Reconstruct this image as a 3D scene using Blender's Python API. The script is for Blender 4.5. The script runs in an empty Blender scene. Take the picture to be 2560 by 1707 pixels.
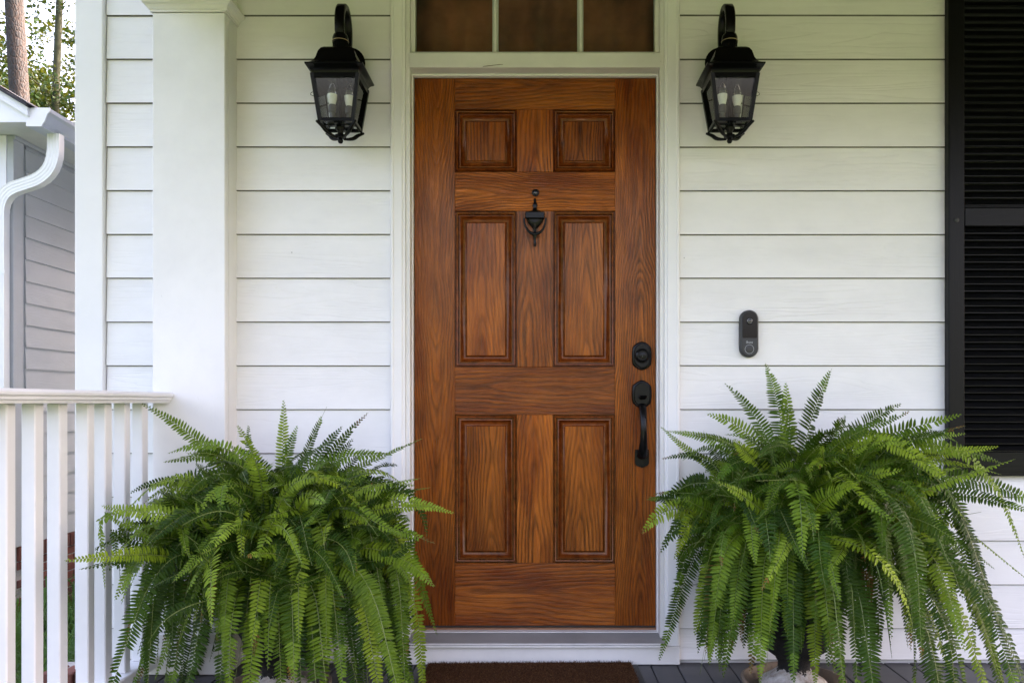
import bpy, math, random
from mathutils import Vector, Matrix
from math import sin, cos, pi, radians, sqrt

random.seed(7)
S = bpy.context.scene
COL = S.collection

# ------------------------------------------------------------------ camera
CAM_Z = 0.978
cam_d = bpy.data.cameras.new('camera')
cam = bpy.data.objects.new('camera', cam_d)
COL.objects.link(cam)
cam.location = (0.0, -3.01, CAM_Z)
cam.rotation_euler = (radians(90), 0, 0)
cam_d.sensor_width = 36.0
cam_d.lens = 2000 / 2560 * 36.0
cam_d.shift_x = -60 / 2560
cam_d.shift_y = 151.5 / 2560
cam_d.clip_start = 0.05
cam_d.clip_end = 900
S.camera = cam

# ------------------------------------------------------------------ sky, sun, exposure
SUN_AZ = radians(60)      # the sun stands behind the house, to the right
SUN_EL = radians(40)
world = bpy.data.worlds.new('World')
S.world = world
world.use_nodes = True
wt = world.node_tree
for n in list(wt.nodes):
    wt.nodes.remove(n)
sky = wt.nodes.new('ShaderNodeTexSky')
sky.sky_type = 'NISHITA'
sky.sun_disc = False
sky.sun_elevation = SUN_EL
sky.sun_rotation = SUN_AZ
sky.altitude = 0
sky.air_density = 0.9
sky.dust_density = 8.0
sky.ozone_density = 0.2
bg = wt.nodes.new('ShaderNodeBackground')
bg.inputs['Strength'].default_value = 0.14
wo = wt.nodes.new('ShaderNodeOutputWorld')
wt.links.new(sky.outputs[0], bg.inputs[0])
wt.links.new(bg.outputs[0], wo.inputs[0])

sd = bpy.data.lights.new('sun', 'SUN')
sd.energy = 2.0
sd.angle = radians(0.6)
sd.color = (1.0, 0.93, 0.82)
sun = bpy.data.objects.new('sun', sd)
COL.objects.link(sun)
sdir = Vector((sin(SUN_AZ) * cos(SUN_EL), cos(SUN_AZ) * cos(SUN_EL), sin(SUN_EL)))
sun.rotation_euler = sdir.to_track_quat('Z', 'Y').to_euler()
sun.location = (0, 0, 30)

S.view_settings.view_transform = 'Standard'
S.view_settings.look = 'None'
S.view_settings.gamma = 1.0
S.view_settings.use_curve_mapping = False
S.view_settings.exposure = 3.48
S.view_settings.use_white_balance = True
S.view_settings.white_balance_temperature = 7120
S.view_settings.white_balance_tint = 24
S.render.engine = 'CYCLES'
S.cycles.use_denoising = True
S.cycles.max_bounces = 10
S.cycles.diffuse_bounces = 6
S.cycles.glossy_bounces = 4
S.cycles.transmission_bounces = 6
S.cycles.transparent_max_bounces = 12
S.cycles.caustics_reflective = False
S.cycles.caustics_refractive = False

# ------------------------------------------------------------------ material helpers
class NT:
    def __init__(self, name):
        self.m = bpy.data.materials.new(name)
        self.m.use_nodes = True
        self.t = self.m.node_tree
        for n in list(self.t.nodes):
            self.t.nodes.remove(n)
        self.out = self.t.nodes.new('ShaderNodeOutputMaterial')

    def n(self, typ, ins=None, **props):
        nd = self.t.nodes.new('ShaderNode' + typ)
        for k, v in props.items():
            setattr(nd, k, v)
        for k, v in (ins or {}).items():
            self.set(nd, k, v)
        return nd

    def set(self, nd, k, v):
        s = nd.inputs[k]
        if isinstance(v, bpy.types.NodeSocket):
            self.t.links.new(v, s)
        elif isinstance(v, bpy.types.Node):
            self.t.links.new(v.outputs[0], s)
        else:
            s.default_value = v

    def math(self, op, a, b=0.0, c=0.0, clamp=False):
        nd = self.n('Math', operation=op, use_clamp=clamp)
        self.set(nd, 0, a)
        if op not in ('SINE', 'ABSOLUTE', 'SQRT', 'FRACT', 'COSINE'):
            self.set(nd, 1, b)
        if op in ('MULTIPLY_ADD', 'SMOOTH_MIN'):
            self.set(nd, 2, c)
        return nd.outputs[0]

    def coords(self, kind='Object'):
        return self.n('TexCoord').outputs[kind]

    def mapping(self, vec, scale=(1, 1, 1), loc=(0, 0, 0), rot=(0, 0, 0)):
        nd = self.n('Mapping')
        self.set(nd, 'Vector', vec)
        self.set(nd, 'Scale', scale)
        self.set(nd, 'Location', loc)
        self.set(nd, 'Rotation', rot)
        return nd.outputs[0]

    def noise(self, vec, scale=5.0, detail=3.0, rough=0.5, dist=0.0):
        return self.n('TexNoise', {'Vector': vec, 'Scale': scale, 'Detail': detail, 'Roughness': rough, 'Distortion': dist}).outputs['Fac']

    def ramp(self, fac, stops, interp='LINEAR'):
        nd = self.n('ValToRGB', {'Fac': fac})
        cr = nd.color_ramp
        cr.interpolation = interp
        while len(cr.elements) < len(stops):
            cr.elements.new(0.5)
        for e, (p, c) in zip(cr.elements, stops):
            e.position = p
            e.color = (c, c, c, 1) if isinstance(c, (int, float)) else (*c, 1)
        return nd.outputs['Color']

    def mix(self, fac, a, b, blend='MIX'):
        nd = self.n('MixRGB', blend_type=blend)
        self.set(nd, 0, fac)
        self.set(nd, 1, a if not isinstance(a, tuple) else (*a, 1))
        self.set(nd, 2, b if not isinstance(b, tuple) else (*b, 1))
        return nd.outputs[0]

    def bump(self, height, strength=0.5, distance=0.001, normal=None):
        nd = self.n('Bump', {'Height': height, 'Strength': strength, 'Distance': distance})
        if normal is not None:
            self.set(nd, 'Normal', normal)
        return nd.outputs[0]

    def principled(self, col, rough=0.5, metal=0.0, normal=None, spec=None, **kw):
        p = self.n('BsdfPrincipled')
        self.set(p, 'Base Color', (*col, 1) if isinstance(col, tuple) else col)
        self.set(p, 'Roughness', rough)
        self.set(p, 'Metallic', metal)
        if spec is not None:
            self.set(p, 'Specular IOR Level', spec)
        if normal is not None:
            self.set(p, 'Normal', normal)
        for k, v in kw.items():
            self.set(p, k.replace('_', ' '), v)
        return p

    def done(self, sh):
        self.t.links.new(sh.outputs[0], self.out.inputs['Surface'])
        return self.m

    def rnd(self):
        return self.n('ObjectInfo').outputs['Random']

    def rnd_vec(self, vec, amount=37.0):
        r = self.rnd()
        a = self.math('MULTIPLY', r, amount)
        b = self.math('MULTIPLY', r, amount * 0.37)
        c = self.n('CombineXYZ', {0: a, 1: b, 2: self.math('MULTIPLY', r, amount * 1.7)})
        v = self.n('VectorMath', operation='ADD')
        self.set(v, 0, vec)
        self.set(v, 1, c.outputs[0])
        return v.outputs[0]


def mat_plain(name, col, rough=0.5, metal=0.0, var=0.0, scale=8.0, bump=0.0, bscale=60.0, spec=None):
    k = NT(name)
    v = k.coords()
    c = (*col, 1)
    if var:
        n1 = k.noise(k.rnd_vec(v), scale, 5, 0.6)
        c = k.mix(k.ramp(n1, [(0.3, 0.0), (0.75, 1.0)]), tuple(x * (1 - var) for x in col), tuple(min(1, x * (1 + var * 0.6)) for x in col))
    nrm = k.bump(k.noise(v, bscale, 4, 0.6), 0.5, bump) if bump else None
    return k.done(k.principled(c if not isinstance(c, tuple) else col, rough, metal, nrm, spec))


def mat_siding(name, base, grain=1.0):
    """painted fibre-cement lap board with an embossed cedar grain along X (or the board's long axis)"""
    k = NT(name)
    v = k.rnd_vec(k.coords(), 53.0)
    f = k.noise(k.mapping(v, (0.9, 0.9, 11.0)), 1.0, 3, 0.45, 0.3)
    fr = k.math('FRACT', k.math('MULTIPLY', f, 14.0))
    line = k.ramp(fr, [(0.0, 1.0), (0.08, 0.15), (0.17, 0.0), (0.55, 0.0), (1.0, 0.75)])
    strength = k.ramp(k.noise(k.mapping(v, (1.2, 1.2, 5.0)), 1.1, 2, 0.5), [(0.38, 0.08), (0.66, 1.0)])
    relief = k.math('MULTIPLY', line, strength)
    fine = k.noise(k.mapping(v, (8, 8, 160.0)), 1.0, 2, 0.5)
    h = k.math('ADD', k.math('MULTIPLY', relief, -1.0), k.math('MULTIPLY', fine, 0.12))
    nrm = k.bump(h, 0.7 * grain, 0.0015)
    dirt = k.ramp(k.noise(k.mapping(v, (3, 3, 6)), 1.0, 6, 0.65), [(0.35, tuple(x * 0.93 for x in base)), (0.62, base)])
    spk = k.n('TexVoronoi', {'Vector': v, 'Scale': 5.5}, feature='F1')
    dot = k.ramp(spk.outputs['Distance'], [(0.0, 1.0), (0.012, 0.9), (0.02, 0.0)])
    pick = k.math('GREATER_THAN', k.n('SeparateColor', {0: spk.outputs['Color']}).outputs[0], 0.55)
    c = k.mix(k.math('MULTIPLY', k.math('MULTIPLY', dot, pick), 0.7), dirt, (0.08, 0.07, 0.05))
    return k.done(k.principled(c, 0.55, 0, nrm, 0.35))


def mat_paint(name, base, rough=0.45, dirty=0.08, spots=0.0, grainaxis=None):
    k = NT(name)
    v = k.rnd_vec(k.coords(), 31.0)
    n1 = k.noise(v, 3.5, 6, 0.65)
    c = k.ramp(n1, [(0.3, tuple(x * (1 - dirty) for x in base)), (0.62, base)])
    if spots:
        n2 = k.noise(v, 42.0, 5, 0.7)
        sp = k.ramp(n2, [(0.70, 0.0), (0.76, spots)])
        c = k.mix(sp, c, (0.16, 0.14, 0.10))
    sc = (60, 60, 60)
    if grainaxis == 'z':
        sc = (160, 160, 5)
    elif grainaxis == 'x':
        sc = (5, 160, 160)
    h = k.noise(k.mapping(v, sc), 1.0, 3, 0.55)
    nrm = k.bump(h, 0.35, 0.0006)
    return k.done(k.principled(c, rough, 0, nrm, 0.25))


def mat_wood(name, axis, light, mid, dark, rough=0.20, cath=0.075, spec=0.36):
    """stained oak-grain door skin: cathedral rings across the board plus fine pores along it"""
    k = NT(name)
    v0 = k.coords()
    r = k.rnd()
    if axis == 'h':
        v0 = k.mapping(v0, rot=(0, radians(90), 0))
    xyz = k.n('SeparateXYZ', {0: v0})
    x, z = xyz.outputs[0], xyz.outputs[2]
    off = k.math('MULTIPLY', k.math('SUBTRACT', k.math('FRACT', k.math('MULTIPLY', r, 7.31)), 0.5), 0.07)
    v = k.rnd_vec(v0, 29.0)
    warp = k.math('MULTIPLY', k.math('SUBTRACT', k.noise(k.mapping(v, (9, 9, 1.6)), 1.0, 2, 0.5), 0.5), 0.045)
    xa = k.math('ADD', k.math('ADD', x, off), warp)
    d = k.math('SQRT', k.math('ADD', k.math('MULTIPLY', xa, xa), 0.00014))
    sgn = k.math('SUBTRACT', k.math('MULTIPLY', k.math('GREATER_THAN', k.math('FRACT', k.math('MULTIPLY', r, 3.17)), 0.6), 2.0), 1.0)
    slow = k.math('MULTIPLY', k.math('SUBTRACT', k.noise(k.mapping(v, (3, 3, 2.2)), 1.0, 2, 0.5), 0.5), 0.09)
    R = k.math('ADD', k.math('SUBTRACT', d, k.math('MULTIPLY', k.math('MULTIPLY', z, sgn), cath)), slow)
    wob = k.math('MULTIPLY', k.math('SUBTRACT', k.noise(k.mapping(v, (120, 120, 9)), 1.0, 3, 0.6), 0.5), 0.006)
    ring = k.math('FRACT', k.math('MULTIPLY', k.math('ADD', R, wob), k.math('ADD', 58.0, k.math('MULTIPLY', r, 42.0))))
    ringc = k.ramp(ring, [(0.0, 1.0), (0.22, 0.75), (0.45, 0.12), (0.80, 0.0), (1.0, 0.9)])
    brk = k.ramp(k.noise(k.mapping(v, (150, 150, 16)), 1.0, 4, 0.7), [(0.34, 0.42), (0.56, 1.0)])
    ringc = k.math('MULTIPLY', ringc, brk)
    pore = k.noise(k.mapping(v, (420, 420, 10)), 1.0, 3, 0.65)
    porec = k.ramp(pore, [(0.42, 0.0), (0.62, 1.0)])
    blotch = k.noise(k.mapping(v, (9, 9, 2.0)), 1.0, 6, 0.65)
    streak = k.noise(k.mapping(v, (70, 70, 2.5)), 1.0, 3, 0.6)
    base = k.mix(k.ramp(blotch, [(0.36, 0.0), (0.64, 1.0)]), mid, light)
    base = k.mix(k.math('MULTIPLY', k.ramp(streak, [(0.42, 0.0), (0.68, 1.0)]), 0.32), base, dark)
    ringvis = k.ramp(k.noise(k.mapping(v, (6, 6, 1.3)), 1.0, 2, 0.5), [(0.32, 0.22), (0.62, 0.85)])
    base = k.mix(k.math('MULTIPLY', ringc, ringvis), base, dark)
    base = k.mix(k.math('MULTIPLY', porec, 0.35), base, dark)
    tone = k.math('ADD', 0.72, k.math('MULTIPLY', k.math('FRACT', k.math('MULTIPLY', r, 11.7)), 0.42))
    base = k.mix(1.0, base, k.n('CombineColor', {0: tone, 1: tone, 2: tone}).outputs[0], 'MULTIPLY')
    h = k.math('ADD', k.math('MULTIPLY', ringc, -0.8), k.math('MULTIPLY', porec, -0.6))
    nrm = k.bump(h, 0.6, 0.0012)
    rg = k.math('ADD', rough, k.math('MULTIPLY', porec, 0.18))
    return k.done(k.principled(base, rg, 0, nrm, spec, Specular_Tint=(1.0, 0.80, 0.56, 1)))


def mat_glass(name, tint=(0.93, 0.96, 0.95), ior=1.5, dirt=0.0):
    k = NT(name)
    fr = k.n('Fresnel', {'IOR': ior}).outputs[0]
    tr = k.n('BsdfTransparent', {'Color': (*tint, 1)})
    gl = k.n('BsdfGlossy', {'Color': (1, 1, 1, 1), 'Roughness': 0.015})
    mx = k.n('MixShader', {0: fr, 1: tr.outputs[0], 2: gl.outputs[0]})
    if dirt:
        df = k.n('BsdfDiffuse', {'Color': (0.35, 0.33, 0.28, 1)})
        nn = k.ramp(k.noise(k.coords(), 14, 5, 0.7), [(0.4, 0.0), (0.8, dirt)])
        mx = k.n('MixShader', {0: nn, 1: mx.outputs[0], 2: df.outputs[0]})
    return k.done(mx)


def mat_leaf(name, stops, trans=(0.35, 0.55, 0.06), tfac=0.3, rough=0.42):
    k = NT(name)
    r = k.rnd()
    base = k.ramp(r, stops)
    nn = k.noise(k.coords(), 38, 3, 0.6)
    base = k.mix(k.ramp(nn, [(0.35, 0.0), (0.7, 0.45)]), base, (0.02, 0.06, 0.010))
    p = k.principled(base, rough, 0, None, 0.12)
    tr = k.n('BsdfTranslucent')
    k.set(tr, 'Color', k.mix(0.55, base, trans))
    mx = k.n('MixShader', {0: tfac, 1: p.outputs[0], 2: tr.outputs[0]})
    return k.done(mx)


M = {}
WHITE = (0.76, 0.76, 0.74)
M['siding'] = mat_siding('siding_paint', (0.795, 0.785, 0.77))
M['butt'] = mat_plain('lap_shadow_dirt', (0.13, 0.122, 0.095), 0.9, 0, 0.6, 7)
M['siding_neighbour'] = mat_siding('neighbour_siding_paint', (0.43, 0.45, 0.455), 0.8)
M['trim'] = mat_paint('trim_paint', (0.795, 0.785, 0.77), 0.42, 0.05, 0.25)
M['trim_old'] = mat_paint('weathered_trim_paint', (0.745, 0.73, 0.70), 0.45, 0.13, 0.5)
M['pilaster'] = mat_paint('pilaster_paint', (0.795, 0.785, 0.77), 0.5, 0.09, 0.12, 'z')
M['rail'] = mat_paint('rail_paint', (0.75, 0.755, 0.76), 0.4, 0.08, 0.18, 'z')
M['neighbour_trim'] = mat_paint('neighbour_trim_paint', (0.78, 0.78, 0.78), 0.4, 0.06)
M['gutter'] = mat_plain('gutter_shaded_white', (0.50, 0.54, 0.60), 0.35, 0, 0.08, 6)  # white gutter; its blue-grey shade is put into the colour
M['spout'] = mat_plain('downspout_enamel', (0.80, 0.80, 0.77), 0.35, 0, 0.06, 6)
M['soffit'] = mat_plain('soffit_paint', (0.62, 0.63, 0.60), 0.5, 0, 0.1, 6)
WL, WM, WD = (0.50, 0.132, 0.016), (0.200, 0.034, 0.0035), (0.020, 0.003, 0.0008)
M['wood_v'] = mat_wood('door_oak_upright', 'v', WL, WM, WD)
M['wood_h'] = mat_wood('door_oak_level', 'h', WL, WM, WD)
k = NT('door_moulding_stain')
v = k.rnd_vec(k.coords(), 19)
c = k.ramp(k.noise(k.mapping(v, (30, 30, 30)), 1.0, 5, 0.65), [(0.3, (0.075, 0.013, 0.0025)), (0.55, (0.16, 0.034, 0.005)), (0.75, (0.22, 0.055, 0.008))])
M['wood_mould'] = k.done(k.principled(c, 0.20, 0, None, 0.38, Specular_Tint=(1.0, 0.82, 0.6, 1)))
M['ceiling_wood'] = mat_wood('ceiling_stained_pine', 'h', (0.09, 0.05, 0.02), (0.065, 0.033, 0.013), (0.03, 0.014, 0.006), 0.4)
M['black_metal'] = mat_plain('lantern_black_enamel', (0.0030, 0.0032, 0.0032), 0.27, 0, 0.3, 20, 0.0004, 90, 0.16)
M['back_shadow'] = mat_plain('lantern_back_shadow', (0.016, 0.018, 0.016), 0.3, 0.0, 0.3, 25)
M['bronze'] = mat_plain('hardware_black_bronze', (0.0045, 0.0043, 0.004), 0.27, 0.0, 0.25, 20, 0.0003, 120, 0.2)
M['brass'] = mat_plain('brass_ring', (0.42, 0.33, 0.18), 0.35, 1.0)
M['lens'] = mat_plain('lens_glass', (0.02, 0.02, 0.025), 0.06, 0, 0, 8, 0, 60, 0.9)
M['glass'] = mat_glass('lantern_glass', (0.94, 0.96, 0.95), 1.34, 0.01)
M['pane'] = mat_glass('transom_glass', (0.85, 0.87, 0.84), 1.55, 0.05)
M['bulb_glass'] = mat_glass('bulb_glass', (0.95, 0.96, 0.96), 1.45)
M['bulb_white'] = mat_plain('bulb_ceramic', (0.80, 0.80, 0.76), 0.3)
M['candle'] = mat_plain('candle_sleeve', (0.10, 0.10, 0.10), 0.5)
M['bell'] = mat_plain('doorbell_plastic', (0.015, 0.0153, 0.017), 0.42, 0, 0.05, 10)
M['bell_side'] = mat_plain('doorbell_shell', (0.030, 0.031, 0.032), 0.5)
M['bell_gloss'] = mat_plain('doorbell_gloss', (0.004, 0.004, 0.0045), 0.10, 0, 0, 8, 0, 60, 0.25)
M['bell_print'] = mat_plain('doorbell_print', (0.42, 0.43, 0.45), 0.4)
M['aluminium'] = mat_plain('threshold_aluminium', (0.78, 0.76, 0.73), 0.30, 0.1, 0.12, 12, 0.0003, 80)
M['sill'] = mat_paint('sill_grey_finish', (0.27, 0.262, 0.25), 0.45, 0.22, 0.25, 'x')
M['sillwood'] = mat_plain('threshold_oak', (0.30, 0.15, 0.08), 0.45, 0, 0.2, 20)
M['rubber'] = mat_plain('black_rubber', (0.022, 0.025, 0.025), 0.6, 0, 0.2, 30, 0.0006, 100)
M['deck'] = mat_paint('deck_grey_paint', (0.085, 0.087, 0.092), 0.48, 0.3, 0.3)
M['mortar'] = mat_plain('mortar', (0.36, 0.34, 0.31), 0.9, 0, 0.25, 30, 0.001, 120)
M['shingle'] = mat_plain('roof_shingle', (0.035, 0.036, 0.04), 0.9, 0, 0.4, 14, 0.002, 60)
M['concrete'] = mat_plain('walk_concrete', (0.27, 0.26, 0.24), 0.85, 0, 0.2, 3, 0.001, 60)
M['reflection_sheet'] = mat_plain('brown_reflection_sheet', (0.60, 0.23, 0.11), 0.85, 0, 0.7, 3)
M['interior'] = mat_plain('interior_plaster', (0.55, 0.32, 0.16), 0.7, 0, 0.15, 2)
M['soil'] = mat_plain('potting_soil', (0.03, 0.022, 0.015), 0.95, 0, 0.4, 40, 0.004, 60)

k = NT('shutter_black_woodgrain')
v = k.rnd_vec(k.coords(), 41)
g = k.noise(k.mapping(v, (5, 90, 110)), 1.0, 4, 0.65)
M['shutter_h'] = k.done(k.principled(k.mix(g, (0.0015, 0.0016, 0.0018), (0.0065, 0.0067, 0.0072)), 0.34, 0, k.bump(g, 0.8, 0.0012), 0.17))
k = NT('shutter_black_woodgrain_upright')
v = k.rnd_vec(k.coords(), 41)
g = k.noise(k.mapping(v, (110, 90, 5)), 1.0, 4, 0.65)
M['shutter_v'] = k.done(k.principled(k.mix(g, (0.0015, 0.0016, 0.0018), (0.0065, 0.0067, 0.0072)), 0.36, 0, k.bump(g, 0.8, 0.0012), 0.17))

k = NT('red_brick')
v = k.rnd_vec(k.coords(), 31)
r = k.rnd()
c = k.ramp(r, [(0.0, (0.11, 0.03, 0.022)), (0.4, (0.17, 0.05, 0.035)), (0.75, (0.22, 0.075, 0.05)), (1.0, (0.14, 0.06, 0.05))])
c = k.mix(k.ramp(k.noise(v, 30, 5, 0.7), [(0.4, 0.0), (0.8, 0.6)]), c, (0.06, 0.03, 0.025))
M['brick'] = k.done(k.principled(c, 0.88, 0, k.bump(k.noise(v, 110, 4, 0.6), 0.7, 0.003), 0.25))

k = NT('urn_peeling_black_paint')
v = k.coords()
zz = k.n('SeparateXYZ', {0: v}).outputs[2]
edge = k.math('ADD', zz, k.math('MULTIPLY', k.math('SUBTRACT', k.noise(v, 55, 5, 0.7), 0.5), 0.07))
bare = k.ramp(k.math('MULTIPLY', edge, 5.0), [(0.44, 1.0), (0.455, 0.0)])
stone = k.ramp(k.noise(v, 26, 6, 0.75), [(0.28, (0.10, 0.075, 0.055)), (0.42, (0.36, 0.31, 0.27)), (0.65, (0.60, 0.58, 0.55))])
paint = k.mix(k.noise(v, 20, 4, 0.6), (0.006, 0.006, 0.006), (0.018, 0.017, 0.016))
M['urn'] = k.done(k.principled(k.mix(bare, paint, stone), 0.75, 0, k.bump(k.noise(v, 60, 6, 0.7), 0.7, 0.006), 0.3))

k = NT('weathered_clay')
v = k.rnd_vec(k.coords(), 17)
c = k.ramp(k.noise(v, 16, 6, 0.7), [(0.28, (0.06, 0.045, 0.035)), (0.45, (0.22, 0.17, 0.13)), (0.58, (0.27, 0.20, 0.14)), (0.72, (0.30, 0.13, 0.06))])
M['clay'] = k.done(k.principled(c, 0.85, 0, k.bump(k.noise(v, 50, 5, 0.65), 0.6, 0.003), 0.25))

k = NT('coir_fibre')
v = k.coords()
c = k.ramp(k.noise(v, 160, 4, 0.7), [(0.3, (0.016, 0.007, 0.004)), (0.55, (0.085, 0.036, 0.015)), (0.72, (0.24, 0.13, 0.055))])
M['coir'] = k.done(k.principled(c, 0.95, 0, k.bump(k.noise(v, 180, 3, 0.7), 0.9, 0.006), 0.1))

k = NT('pine_bark')
v = k.coords()
vo = k.n('TexVoronoi', {'Vector': k.mapping(v, (17, 17, 6.5)), 'Scale': 1.0, 'Randomness': 1.0}, feature='DISTANCE_TO_EDGE').outputs[0]
nn = k.noise(k.mapping(v, (14, 14, 5)), 1.0, 6, 0.7)
plate = k.ramp(k.math('ADD', vo, k.math('MULTIPLY', nn, 0.12)), [(0.05, 0.0), (0.25, 1.0)])
c = k.mix(plate, (0.05, 0.038, 0.034), k.ramp(nn, [(0.3, (0.026, 0.026, 0.027)), (0.7, (0.056, 0.057, 0.060))]))
M['bark'] = k.done(k.principled(c, 0.92, 0, k.bump(plate, 1.0, 0.015), 0.15))
M['bark_green'] = mat_plain('vine_covered_bark', (0.035, 0.042, 0.020), 0.9, 0, 0.5, 9, 0.01, 40)

k = NT('lawn')
v = k.coords()
c = k.ramp(k.noise(v, 0.9, 6, 0.7), [(0.3, (0.036, 0.062, 0.026)), (0.7, (0.074, 0.104, 0.050))])
c = k.mix(k.ramp(k.noise(v, 40, 4, 0.7), [(0.4, 0.0), (0.7, 0.5)]), c, (0.03, 0.05, 0.012))
M['lawn'] = k.done(k.principled(c, 0.9, 0, k.bump(k.noise(v, 60, 4, 0.7), 0.8, 0.02), 0.1))

M['frond'] = mat_leaf('fern_frond', [(0.0, (0.012, 0.033, 0.003)), (0.4, (0.028, 0.066, 0.004)), (0.7, (0.066, 0.122, 0.007)), (0.88, (0.13, 0.205, 0.012)), (1.0, (0.22, 0.30, 0.020))], (0.25, 0.38, 0.02), 0.16)
M['frond_young'] = mat_leaf('fern_frond_young', [(0.0, (0.12, 0.22, 0.018)), (1.0, (0.26, 0.37, 0.035))], (0.45, 0.58, 0.04), 0.25)
M['frond_tip'] = mat_leaf('fern_frond_tip', [(0.0, (0.06, 0.13, 0.012)), (1.0, (0.17, 0.27, 0.026))], (0.35, 0.50, 0.03), 0.2)
M['frond_dry'] = mat_leaf('fern_frond_dry', [(0.0, (0.10, 0.045, 0.015)), (1.0, (0.22, 0.13, 0.03))], (0.3, 0.15, 0.04), 0.2, 0.7)
M['rachis'] = mat_plain('fern_stalk', (0.12, 0.16, 0.035), 0.5)
M['leaf_tree'] = mat_leaf('tree_leaf', [(0.0, (0.010, 0.030, 0.005)), (1.0, (0.022, 0.048, 0.008))], (0.30, 0.32, 0.015), 0.10)
M['needle'] = mat_leaf('pine_needle', [(0.0, (0.03, 0.06, 0.012)), (1.0, (0.05, 0.08, 0.02))], (0.2, 0.3, 0.04), 0.25)
M['border_grass'] = mat_leaf('border_grass', [(0.0, (0.03, 0.09, 0.02)), (1.0, (0.05, 0.12, 0.03))], (0.3, 0.5, 0.08), 0.25)

# ------------------------------------------------------------------ mesh helpers
class MB:
    def __init__(self):
        self.v, self.f, self.mi = [], [], []
        self.cur = 0

    def add(self, verts, faces):
        b = len(self.v)
        self.v += [tuple(p) for p in verts]
        for f in faces:
            self.f.append(tuple(i + b for i in f))
            self.mi.append(self.cur)
        return self

    def box(self, x0, x1, y0, y1, z0, z1):
        v = [(x0, y0, z0), (x1, y0, z0), (x1, y1, z0), (x0, y1, z0), (x0, y0, z1), (x1, y0, z1), (x1, y1, z1), (x0, y1, z1)]
        return self.add(v, [(0, 3, 2, 1), (4, 5, 6, 7), (0, 1, 5, 4), (1, 2, 6, 5), (2, 3, 7, 6), (3, 0, 4, 7)])

    def cbox(self, x0, x1, y0, y1, z0, z1, c=0.002):
        """box with chamfered edges, 44 triangles"""
        lo, hi = (x0, y0, z0), (x1, y1, z1)
        idx, vs = {}, []
        for sx in (0, 1):
            for sy in (0, 1):
                for sz in (0, 1):
                    s = (sx, sy, sz)
                    for a in range(3):
                        p = []
                        for ax in range(3):
                            e = hi[ax] if s[ax] else lo[ax]
                            if ax != a:
                                e += -c if s[ax] else c
                            p.append(e)
                        idx[(s, a)] = len(vs)
                        vs.append(p)
        fs = []
        for a in range(3):
            b, d = (a + 1) % 3, (a + 2) % 3
            for sa in (0, 1):
                q = []
                for (sb, sd_) in ((0, 0), (1, 0), (1, 1), (0, 1)):
                    s = [0, 0, 0]
                    s[a], s[b], s[d] = sa, sb, sd_
                    q.append(idx[(tuple(s), a)])
                fs.append(tuple(q if sa else q[::-1]))
        for a in range(3):
            b, d = (a + 1) % 3, (a + 2) % 3
            for sb in (0, 1):
                for sd_ in (0, 1):
                    s0, s1 = [0, 0, 0], [0, 0, 0]
                    s0[a], s1[a] = 0, 1
                    s0[b] = s1[b] = sb
                    s0[d] = s1[d] = sd_
                    s0, s1 = tuple(s0), tuple(s1)
                    q = (idx[(s0, b)], idx[(s1, b)], idx[(s1, d)], idx[(s0, d)])
                    fs.append(q if (sb ^ sd_) else q[::-1])
        for sx in (0, 1):
            for sy in (0, 1):
                for sz in (0, 1):
                    s = (sx, sy, sz)
                    t = (idx[(s, 0)], idx[(s, 1)], idx[(s, 2)])
                    fs.append(t if (sx + sy + sz) % 2 else t[::-1])
        return self.add(vs, fs)

    def lathe(self, prof, n=32, center=(0, 0, 0), axis='z', cap=True):
        cx, cy, cz = center
        vs = []
        for (r, h) in prof:
            for i in range(n):
                a = 2 * pi * i / n
                if axis == 'z':
                    vs.append((cx + r * cos(a), cy + r * sin(a), cz + h))
                else:  # axis -y: h grows towards the viewer
                    vs.append((cx + r * cos(a), cy - h, cz + r * sin(a)))
        fs = []
        for j in range(len(prof) - 1):
            for i in range(n):
                i2 = (i + 1) % n
                fs.append((j * n + i, j * n + i2, (j + 1) * n + i2, (j + 1) * n + i))
        if cap:
            fs.append(tuple(range(n))[::-1])
            fs.append(tuple((len(prof) - 1) * n + i for i in range(n)))
        return self.add(vs, fs)

    def prism(self, poly, axis, a0, a1):
        """extrude a 2D polygon along axis; poly in the two other axes (in xyz order)"""
        n = len(poly)
        def P(u, w, t):
            return {'x': (t, u, w), 'y': (u, t, w), 'z': (u, w, t)}[axis]
        vs = [P(u, w, a0) for u, w in poly] + [P(u, w, a1) for u, w in poly]
        fs = [tuple(range(n)), tuple(range(2 * n - 1, n - 1, -1))]
        for i in range(n):
            j = (i + 1) % n
            fs.append((i, i + n, j + n, j))
        return self.add(vs, fs)

    def sweep(self, pts, prof, up=(0, 0, 1), closed_prof=True, scale=None, caps=True):
        """sweep a 2D profile (side, normal) along a path"""
        pts = [Vector(p) for p in pts]
        n, m = len(pts), len(prof)
        up = Vector(up)
        vs = []
        side_prev = None
        for i, p in enumerate(pts):
            t = (pts[min(i + 1, n - 1)] - pts[max(i - 1, 0)]).normalized()
            s = t.cross(up)
            if s.length < 1e-4:
                s = side_prev if side_prev is not None else Vector((1, 0, 0))
            s.normalize()
            if side_prev is not None and s.dot(side_prev) < 0:
                s = -s
            side_prev = s
            nn = s.cross(t).normalized()
            k_ = scale[i] if scale else 1.0
            for (a, b) in prof:
                vs.append(p + s * (a * k_) + nn * (b * k_))
        fs = []
        for i in range(n - 1):
            for j in range(m if closed_prof else m - 1):
                j2 = (j + 1) % m
                fs.append((i * m + j, i * m + j2, (i + 1) * m + j2, (i + 1) * m + j))
        if caps and closed_prof:
            fs.append(tuple(range(m))[::-1])
            fs.append(tuple((n - 1) * m + j for j in range(m)))
        return self.add(vs, fs)

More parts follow.
